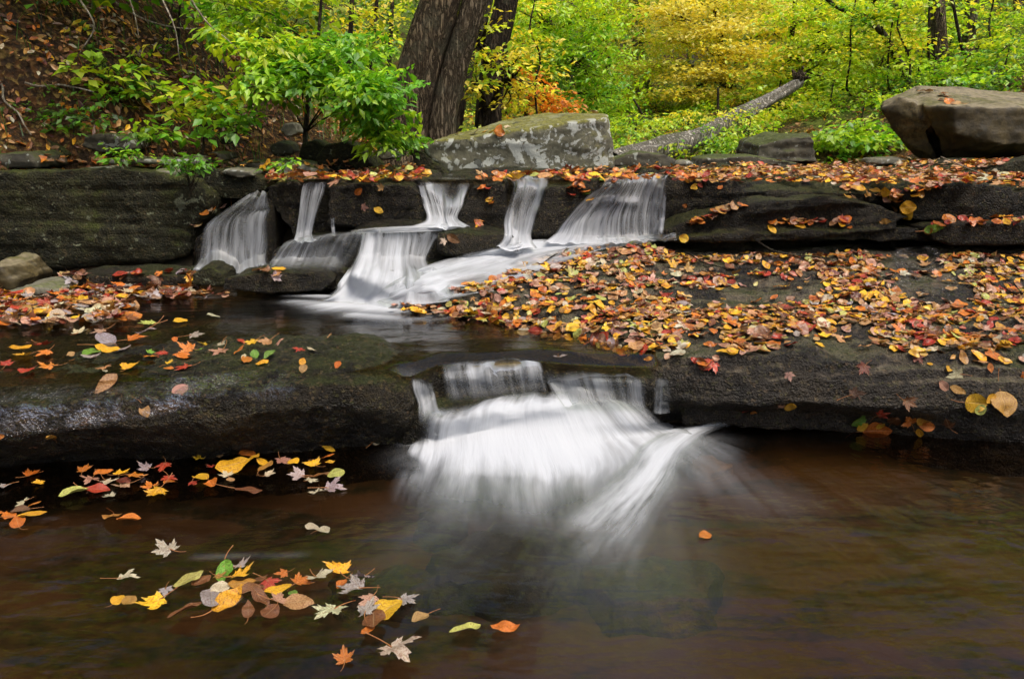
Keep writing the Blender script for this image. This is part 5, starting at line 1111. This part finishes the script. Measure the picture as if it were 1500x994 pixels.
for i, (px, y, top, r0, bark, lab) in enumerate([(1392, 10.8, 1372, .10, M_bark, 'grey barked trunk behind the brown boulder, western of the joined pair'), (1412, 11.2, 1424, .085, M_bark, 'darker trunk behind the brown boulder, eastern of the joined pair'),
        (1478, 12.5, 1492, .075, M_bark, 'lone brown trunk at the east margin beyond the brown boulder'), (1440, 9.8, 1395, .02, M_barkd, 'thin slanting stem between the trunks beyond the brown boulder'), (1360, 9.8, 1362, .016, M_barkd, 'straight thin stem just west of the joined pair of trunks'),
        (1010, 21, 1014, .09, M_barkg, 'tall pale trunk rising behind the tiers of the yellow maple'), (1228, 19, 1232, .08, M_barkg, 'pale slim trunk far behind the green maple'), (945, 18, 938, .06, M_barkd, 'thin dark trunk between the beech and the yellow maple'), (1290, 18, 1284, .09, M_barkd, 'dark trunk in the shade between the green maple and the joined trunks'),
        (862, 20, 866, .07, M_barkg, 'pale slim trunk above the east end of the lichen boulder'), (835, 17, 838, .07, M_barkg, 'pale trunk rising behind the middle of the lichen boulder'), (915, 24, 908, .14, M_barkg, 'stout grey trunk high in the valley above the boulder'),
        (1140, 22, 1142, .13, M_barkg, 'grey trunk showing through the yellow maple leaves'), (893, 19, 886, .07, M_barkd, 'dark slim trunk near the top middle of the valley'), (805, 15, 790, .06, M_barkg, 'whitish trunk half hidden by the orange shrub'), (1035, 26, 1036, .16, M_barkd, 'broad dark trunk far up the valley behind the maple')]):
    tree(lab, gp(px, y), [T((px + top) / 2, 90, y), T(top, 0, y), T(top + (top - px) * .8, -160, y), T(top + (top - px) * 1.5, -320, y)], r0, bark, [], '', .05, 8, .3, 240 + i, top_r=.7, seg=26 if r0 > .07 else 10, trunk_rough=.09)
tree('short dark post like stump stem in front of the yellow maple', gp(1146 - 96, 11.5), [T(1052, 165, 11.5), T(1052, 128, 11.5)], .02, M_barkd, [(1050, 190, 11, 40, .5, 14, 14)], 'LyG', .06, 12, .25, 260, name='tree', top_r=.8)
tree('leaning bare pole east of the lichen boulder', gp(958, 11), [T(945, 175, 11), T(928, 145, 11)], .02, M_barkd, [(950, 190, 10.6, 40, .5, 12, 14)], 'LyG', .06, 12, .25, 261, name='tree', top_r=.6)
for i, (lab, px, y, bl, pal) in enumerate([
  ('airy pale green tree filling the gap between the beech and the yellow maple', 930, 17, [(930, 60, 16.5, 60, 1.2, 70, 90), (905, 150, 16, 50, 1, 35, 50), (940, -20, 17, 80, 1.2, 50, 50)], ['LyP', 'LyY', 'Lyy']),
  ('tall light green tree reaching over the top of the yellow maple', 1120, 19, [(1110, 0, 18, 110, 1.5, 40, 90), (1220, 10, 18, 90, 1.3, 45, 80)], ['yPL', 'yYL']),
  ('loose yellow green tree between the dark trunk and the beech', 770, 15, [(760, 20, 14, 60, 1, 50, 60), (700, 60, 14.5, 40, .8, 60, 40)], ['yLY', 'LyY']),
  ('soft green tree behind the trunks beyond the brown boulder', 1450, 15, [(1450, 60, 14.5, 90, 1.2, 50, 80), (1350, 70, 15, 60, 1, 45, 50)], ['LyL', 'LyY'])]):
    tree(lab, gp(px, y), [T(px, 60, y), T(px + 4, -60, y), T(px + 8, -200, y)], .06, M_barkg, bl, pal, .085, 22, .45, 264 + i, wid=.3, droop=.2, twigs=.3)
# shrubs and herbs under the valley trees
SHR = [
 ('dense yellow green bush above the small squared boulder', 1200, 10.4, (1205, 168, 10.3, 80, .6, 26, 70), 'yLyY', .055), ('leafy green thicket between the squared boulder and the brown boulder', 1245, 8.3, (1245, 205, 8.0, 60, .5, 26, 46), 'LgL', .085),
 ('bright green herb patch at the lower side of the fallen log', 1040, 8.6, (1040, 215, 8.4, 62, .7, 14, 60), 'LLg', .045), ('green herb mound just west of the squared boulder', 1085, 8.0, (1085, 200, 8.2, 55, .6, 20, 50), 'LLgy', .045),
 ('yellowing low bush at the upper side of the fallen log', 1000, 12, (1005, 178, 11.5, 50, .8, 12, 34), 'yYLG', .06), ('green bush on the valley floor beside the lichen boulder', 925, 10.5, (925, 185, 10.5, 38, .7, 18, 30), 'LGy', .055),
 ('green undergrowth clump behind the log root plate', 1180, 14, (1200, 140, 13.5, 60, 1, 22, 46), 'LyG', .07), ('sprays of yellow leaves lapping over the middle of the log', 1075, 9.4, (1085, 172, 8.6, 40, .3, 10, 14), 'yYL', .05), ('fern green bush west of the joined trunks', 1320, 10, (1320, 165, 9.2, 50, .6, 26, 44), 'LgGL', .07),
 ('dark green bush right behind the brown boulder', 1440, 9, (1440, 125, 8.8, 60, .6, 18, 36), 'gGL', .08), ('light green sprays east of the joined trunks', 1470, 9.4, (1465, 80, 9.4, 45, .6, 26, 34), 'Lyg', .07),
 ('tall yellow green brush at the top east corner', 1430, 11.5, (1440, 30, 11.5, 70, .8, 30, 46), 'yLg', .075), ('green brush hanging at the top of the valley', 1360, 11.5, (1350, 30, 11.5, 60, .8, 30, 46), 'LyL', .075)]
for i, (lab, px, y, bl, pal, lf) in enumerate(SHR):
    b = gp(px, y)
    tree(lab, b, [b + [.02, 0, .15], b + [.04, 0, .35]], .010, M_barkd, [bl], pal, lf, 20, .24, 270 + i, name='bush', cat='bush', twigs=.4)
# herbs on the west bank
HB = [('herb patch with yellowing leaves near the slanting stick on the slope', 150, 6.2, 145, 45, 18, 'GgY', .06, 14), ('small fern at the west margin below the pale branch', 30, 6.2, 195, 40, 14, 'dGg', .045, 14),
      ('brown green brush at the top west corner', 30, 7.4, 25, 70, 30, 'GBdY', .07, 22), ('shadowy brush hanging over the top of the slope', 250, 8.0, 20, 80, 26, 'dGBg', .07, 26),
      ('loose green herbs near the top of the west slope', 70, 6.4, 90, 60, 30, 'GdG', .06, 18), ('green herbs low on the litter slope', 120, 5.7, 175, 50, 18, 'GdgB', .05, 14), ('fern clump in the litter at the west margin of the slope', 60, 6.0, 150, 60, 26, 'GdG', .05, 22), ('dark green fern tuft halfway up the west slope', 190, 6.3, 125, 40, 22, 'Gdg', .05, 14), ('small green herb by the upright grey slab', 215, 5.6, 190, 26, 16, 'gGL', .07, 8),
      ('green herb hanging over the rim of the huge mossy block', 275, 4.95, 240, 26, 12, 'gG', .05, 14), ('broad leaved herb at the edge of the litter above the block', 180, 5.3, 228, 30, 8, 'GgL', .05, 8), ('green herb at the foot of the sapling', 340, 5.5, 175, 30, 20, 'gGL', .08, 10),
      ('leafy weeds between the sapling and the lichen boulder', 590, 6.2, 210, 30, 18, 'gLG', .05, 16), ('ivy like leaves at the base of the thickest trunk', 560, 7.0, 190, 35, 14, 'gLY', .06, 14), ('yellowing herb high on the west slope', 110, 6.6, 60, 40, 26, 'GgY', .09, 16), ('bright green seedlings scattered in the middle of the west slope', 170, 6.2, 105, 60, 34, 'gLy', .09, 16), ('fern fronds in the litter above the slanting rock finger', 95, 6.0, 170, 60, 20, 'Ggd', .06, 20), ('yellow and green leaves on a low shrub beside the upright grey slab', 265, 6.2, 150, 40, 24, 'LyY', .08, 14),
      ('tuft of mixed leaves below the dark trunk', 700, 8.2, 195, 34, 14, 'GLy', .06, 16), ('small bright herb beside the pale slab by the narrow fall', 418, 5.3, 240, 14, 6, 'Lg', .05, 5), ('weeds at the shaded top of the slope', 420, 8.5, 30, 50, 24, 'GgY', .08, 12)]
for i, (lab, px, y, py, rx, rz, pal, lf, n) in enumerate(HB):
    b = gp(px, y)
    tree(lab, b, [b + [.01, 0, .05], b + [.02, 0, .12]], .005, M_barkd, [(px, py, y - .25, rx, .25, rz, int(n * 1.25))], pal, lf, 9, .13, 300 + i, name='herb', cat='plant', twigs=.9, group=None)
tree('added overhanging tree that shades the west slope, its lowest boughs dipping in at the top', gp(-160, 7.5), [T(-160, 0, 7.5), T(-140, -200, 7.4), T(-60, -420, 7.2), T(40, -560, 7.0)], .16, M_barkd,  # mostly out of view, added to cast shade on the bank
     [(60, -150, 6.6, 190, 1.0, 55, 36), (330, -190, 6.8, 180, 1.0, 60, 34), (180, -330, 6.0, 260, 1.2, 60, 36), (60, -520, 5.0, 300, 1.2, 60, 22), (520, -260, 7.5, 150, 1.0, 60, 24), (90, -15, 6.4, 90, .4, 18, 8), (420, -5, 6.3, 80, .4, 18, 9)], ['Lgy', 'LgY', 'LLg', 'Lgy', 'Lgy', 'gyG', 'Lyg'], .11, 26, .5, 330, droop=.2, flat=.15, twigs=.4)
for i, (lab, px, y, top, rr) in enumerate([('thin dark sapling stem crossing the orange shrub', 792, 9.6, 780, .012), ('slender stem in front of the green maple', 1238, 10.2, 1250, .014), ('forked looking thin stem beside the bare limb', 1296, 9.8, 1310, .012), ('lean sapling stem left of the joined trunks', 1335, 9.6, 1318, .012), ('thin grey stem near the top east corner', 1460, 10.5, 1452, .016)]):
    tree(lab, gp(px, y), [T((px * 2 + top) / 3 - 5 + 3 * (i % 4), 130, y), T((px + top) / 2 + 6 - 4 * (i % 3), 85, y), T(top - 4, 40, y), T(top + 4, -5, y), T(top + (top - px) * .5, -60, y)], rr, M_barkd, [(top, 60, y, 40, .4, 26, 10), (top + 14, 10, y, 45, .4, 24, 9)], 'yLY', .075, 16, .3, 340 + i, name='sapling', cat='sapling', top_r=.6, droop=.12, flat=.12)
r = np.random.default_rng(91)
for i, (px, py, lab) in enumerate([(40, 60, 'short dark stick lying across the litter near the top west corner'), (90, 130, 'broken grey stick in the litter below the pale branch'), (215, 120, 'thin stick stuck upright out of the slope'), (140, 60, 'crooked stick half buried high on the slope'), (330, 190, 'brown stick resting by the low seedling'), (20, 160, 'long dead stem slanting down the slope at the west margin'), (380, 175, 'bleached stick on the litter near the sapling stem')]):
    d = ray(px, py); d /= np.linalg.norm(d); h = BV.ray_cast(Vector(EYE), Vector(d), 40)
    if h[0] is None: continue
    p = np.array(h[0]); n_ = np.array(h[1]); dr = np.array([r.uniform(.2, 1), r.uniform(-.9, -.2), 0]); dr -= n_ * (dr @ n_); dr /= np.linalg.norm(dr); L = r.uniform(.25, .6)
    P_ = wob(p - dr * L / 2 + n_ * .02, p + dr * L / 2 + n_ * .05, 6, .025, r)
    tag(tubes([(P_, np.linspace(.009, .004, 6))], 6, 'stick', M_twig if i % 2 else M_barkd, nsub=20, rough_=.2), lab, 'stick')
# bare twigs arching over the west slope
TW = [('pale bare branch arching down over the fern slope', [(118, 2, 5.6), (135, 28, 5.5), (137, 45, 5.5), (122, 70, 5.5), (110, 88, 5.6)], .007), ('pale drooping twig hanging past the thin sapling', [(238, 0, 5.6), (252, 30, 5.5), (259, 55, 5.5), (262, 80, 5.5), (268, 110, 5.6)], .006),
      ('long thin twig slanting into the bright sapling', [(280, 0, 5.7), (305, 35, 5.6), (335, 60, 5.6), (352, 82, 5.6), (350, 100, 5.6)], .006), ('thin grey stick lying down the litter slope', [(85, 98, 6.6), (120, 145, 6.3), (165, 190, 6.0)], .006),
      ('short crooked twig near the top of the slope', [(190, 0, 5.9), (198, 25, 5.8), (203, 52, 5.8)], .005), ('long grey branch across the dark top of the slope', [(150, -10, 6.8), (215, 30, 6.6), (290, 42, 6.6), (345, 20, 6.8)], .008)]
for lab, pts, rr in TW:
    P_ = np.array([V(*p) for p in pts]); o = tubes([(P_, np.linspace(rr, rr * .4, len(P_)))], 6, 'twig', M_twig, nsub=30, rough_=.15)
    tag(o, lab, 'twig')
o = tubes([(np.array([V(1378, 232, 5.1), V(1420, 250, 4.9), V(1455, 262, 4.8), V(1500, 268, 4.7)]) + [0, 0, .01], [.004, .004, .003, .002])], 5, 'twig', M_twig, nsub=14); tag(o, 'thin bare twig lying across the slab below the brown boulder', 'twig')
o = tubes([(np.array([Z(1110, 362, .55), Z(1140, 378, .52), Z(1200, 385, .51), Z(1240, 388, .5)]) + [0, 0, .03], [.004, .004, .003, .002])], 5, 'twig', M_barkd, nsub=14); tag(o, 'thin dark twig among the leaves at the back of the shelf', 'twig')
for lab, q in [('dark twig lying across the leaves on the open middle of the shelf', [(1010, 378), (1035, 392), (1075, 400), (1100, 398)]), ('thin brown stem among the leaves near the front lip of the shelf', [(1205, 470), (1240, 462), (1290, 466)]), ('curved pale twig at the west edge of the leafy shelf', [(795, 392), (815, 378), (850, 370)]),
               ('fine twig crossing wet rock at the east end of the shelf', [(1390, 388), (1430, 398), (1470, 412), (1500, 440)]), ('short dark twig in the leaves above the lower waterfall', [(905, 505), (935, 500), (965, 512)])]:
    P_ = []
    for (px, py) in q:
        d = ray(px, py); d /= np.linalg.norm(d); h = BV.ray_cast(Vector(EYE), Vector(d), 30); P_.append(np.array(h[0]) + [0, 0, .022])
    tag(tubes([(np.array(P_), np.linspace(.004, .002, len(P_)))], 5, 'twig', M_barkd, nsub=24, rough_=.25), lab, 'twig')
# fallen log with broken root end
lg = empty('fallen_log', V(905, 238, 8.0), 'long grey weathered fallen log slanting up the valley to a splintered root end', 'log')
pts = np.array([V(898, 240, 7.4), V(960, 222, 7.8), V(1020, 203, 8.3), V(1090, 165, 9.0), V(1130, 144, 9.5), V(1170, 120, 10.0)])
o = tubes([(pts, [.11, .115, .10, .095, .075, .065])], 24, 'trunk', M_log, nsub=60, rough_=.32, seed=5); under(o, lg)
r = np.random.default_rng(3)
o = tubes([(np.array([V(1168, 122, 10.0), V(1168 + dx * .5, 118 - dy * .5, 10 + r.uniform(-.15, .15)), V(1168 + dx, 120 - dy, 10 + r.uniform(-.2, .2))]), [.05, .03, .006]) for dx, dy in [(-8, 18), (4, 20), (14, 14), (20, 6), (-2, 12), (10, 24)]], 6, 'root_end', M_bark, nsub=8, rough_=.3); under(o, lg)
# far woods: nobody could count these
r = np.random.default_rng(77); cs = []; pl = []
n = 3600
yy = r.uniform(15, 42, n); px = r.uniform(-250, 1750, n); py = r.uniform(-150, 190, n)
k = 0; parts = []
groups = {'wLyG': [], 'LyYG': [], 'PYyL': [], 'GdLy': []}
for a, b, c in zip(yy, px, py):
    p = V(b, c, a)
    if p[2] < H(p[0], p[1]) + .1: continue
    q = noise(np.array([[b * .008, c * .010, a * .1]]), 31)[0]
    key = 'PYyL' if (880 < b < 1180 and q > -.25) else 'GdLy' if (b < 620 or q < -.3) else 'LyYG'
    groups[key].append(p)
for key, v in groups.items():
    if v: parts.append(leaf_cloud(np.array(v), 34, .85, .13, key.replace('w', 'L'), seed=len(v), droop=.3, flat=.4))
n = 1500; yy = r.uniform(13, 34, n); px = r.uniform(-700, 2200, n); py = r.uniform(-620, -60, n)  # unseen high crowns, added to block low sky reflections on wet rock
hi_ = np.array([V(b, c, a) for a, b, c in zip(yy, px, py)]); hi_ = hi_[noise(hi_ * .18, 51) > -.12]
parts.append(leaf_cloud(hi_, 22, 1.5, .34, 'LyYg', seed=9, droop=.3, flat=.5))
crown(parts, 'distant_woods_and_added_canopy', kind='stuff')
gr = []
r = np.random.default_rng(78)
for key, n, fx, fy in (('LLgy', 1500, (.8, 7), (7.6, 15)), ('LyGY', 1200, (-2.2, 6), (12, 22)), ('GdgB', 500, (-7, -1.5), (6, 15))):
    x = r.uniform(*fx, n); y = r.uniform(*fy, n); m = noise(np.stack([x, y], -1) * .9, 41) > (-.25 if key != 'GdgB' else .25)
    x, y = x[m], y[m]
    gr.append(leaf_cloud(np.stack([x, y, H(x, y) + r.uniform(.03, .22, len(x))], 1), 16, .16, .055, key, seed=n, droop=.2, flat=.3))
crown(gr, 'ground_cover', kind='stuff')
# grass blades on the bank ---------------------------------------------------
def blades(name, n, cx, cy, rx, ry, h, cols, seed):
    r = np.random.default_rng(seed)
    x = cx + r.uniform(-1, 1, n) * rx; y = cy + r.uniform(-1, 1, n) * ry; z = H(x, y)
    a = r.uniform(0, 2 * PI, n); hh = h * r.uniform(.5, 1.1, n); wd = .0045
    t = np.array([0, .5, 1.0]); lean = r.uniform(.2, .9, n)
    c = np.stack([x, y, z], 1)
    V_ = []
    for tt in t:
        ctr = c + np.stack([np.cos(a) * lean * hh * tt ** 2, np.sin(a) * lean * hh * tt ** 2, hh * tt * (1 - .3 * tt * lean)], 1)
        s_ = np.stack([-np.sin(a), np.cos(a), 0 * a], 1) * (wd * (1.05 - tt))
        V_ += [ctr - s_, ctr + s_]
    v = np.stack(V_, 1).reshape(-1, 3)
    f = (np.array([(0, 1, 3, 2), (2, 3, 5, 4)])[None] + (np.arange(n) * 6)[:, None, None]).reshape(-1, 4)
    pc = np.array([FC[q] for q in cols])[r.integers(len(cols), size=n)]
    me = mesh_from(name, v, f, M_fol, smooth=False, attrs={'col': np.concatenate([pc, np.ones((n, 1))], 1).repeat(6, 0)})
    return link(name, me, kind='stuff')
blades('grass', 2500, -5.2, 7.0, 3.5, 2.0, .26, 'GdB', 3)
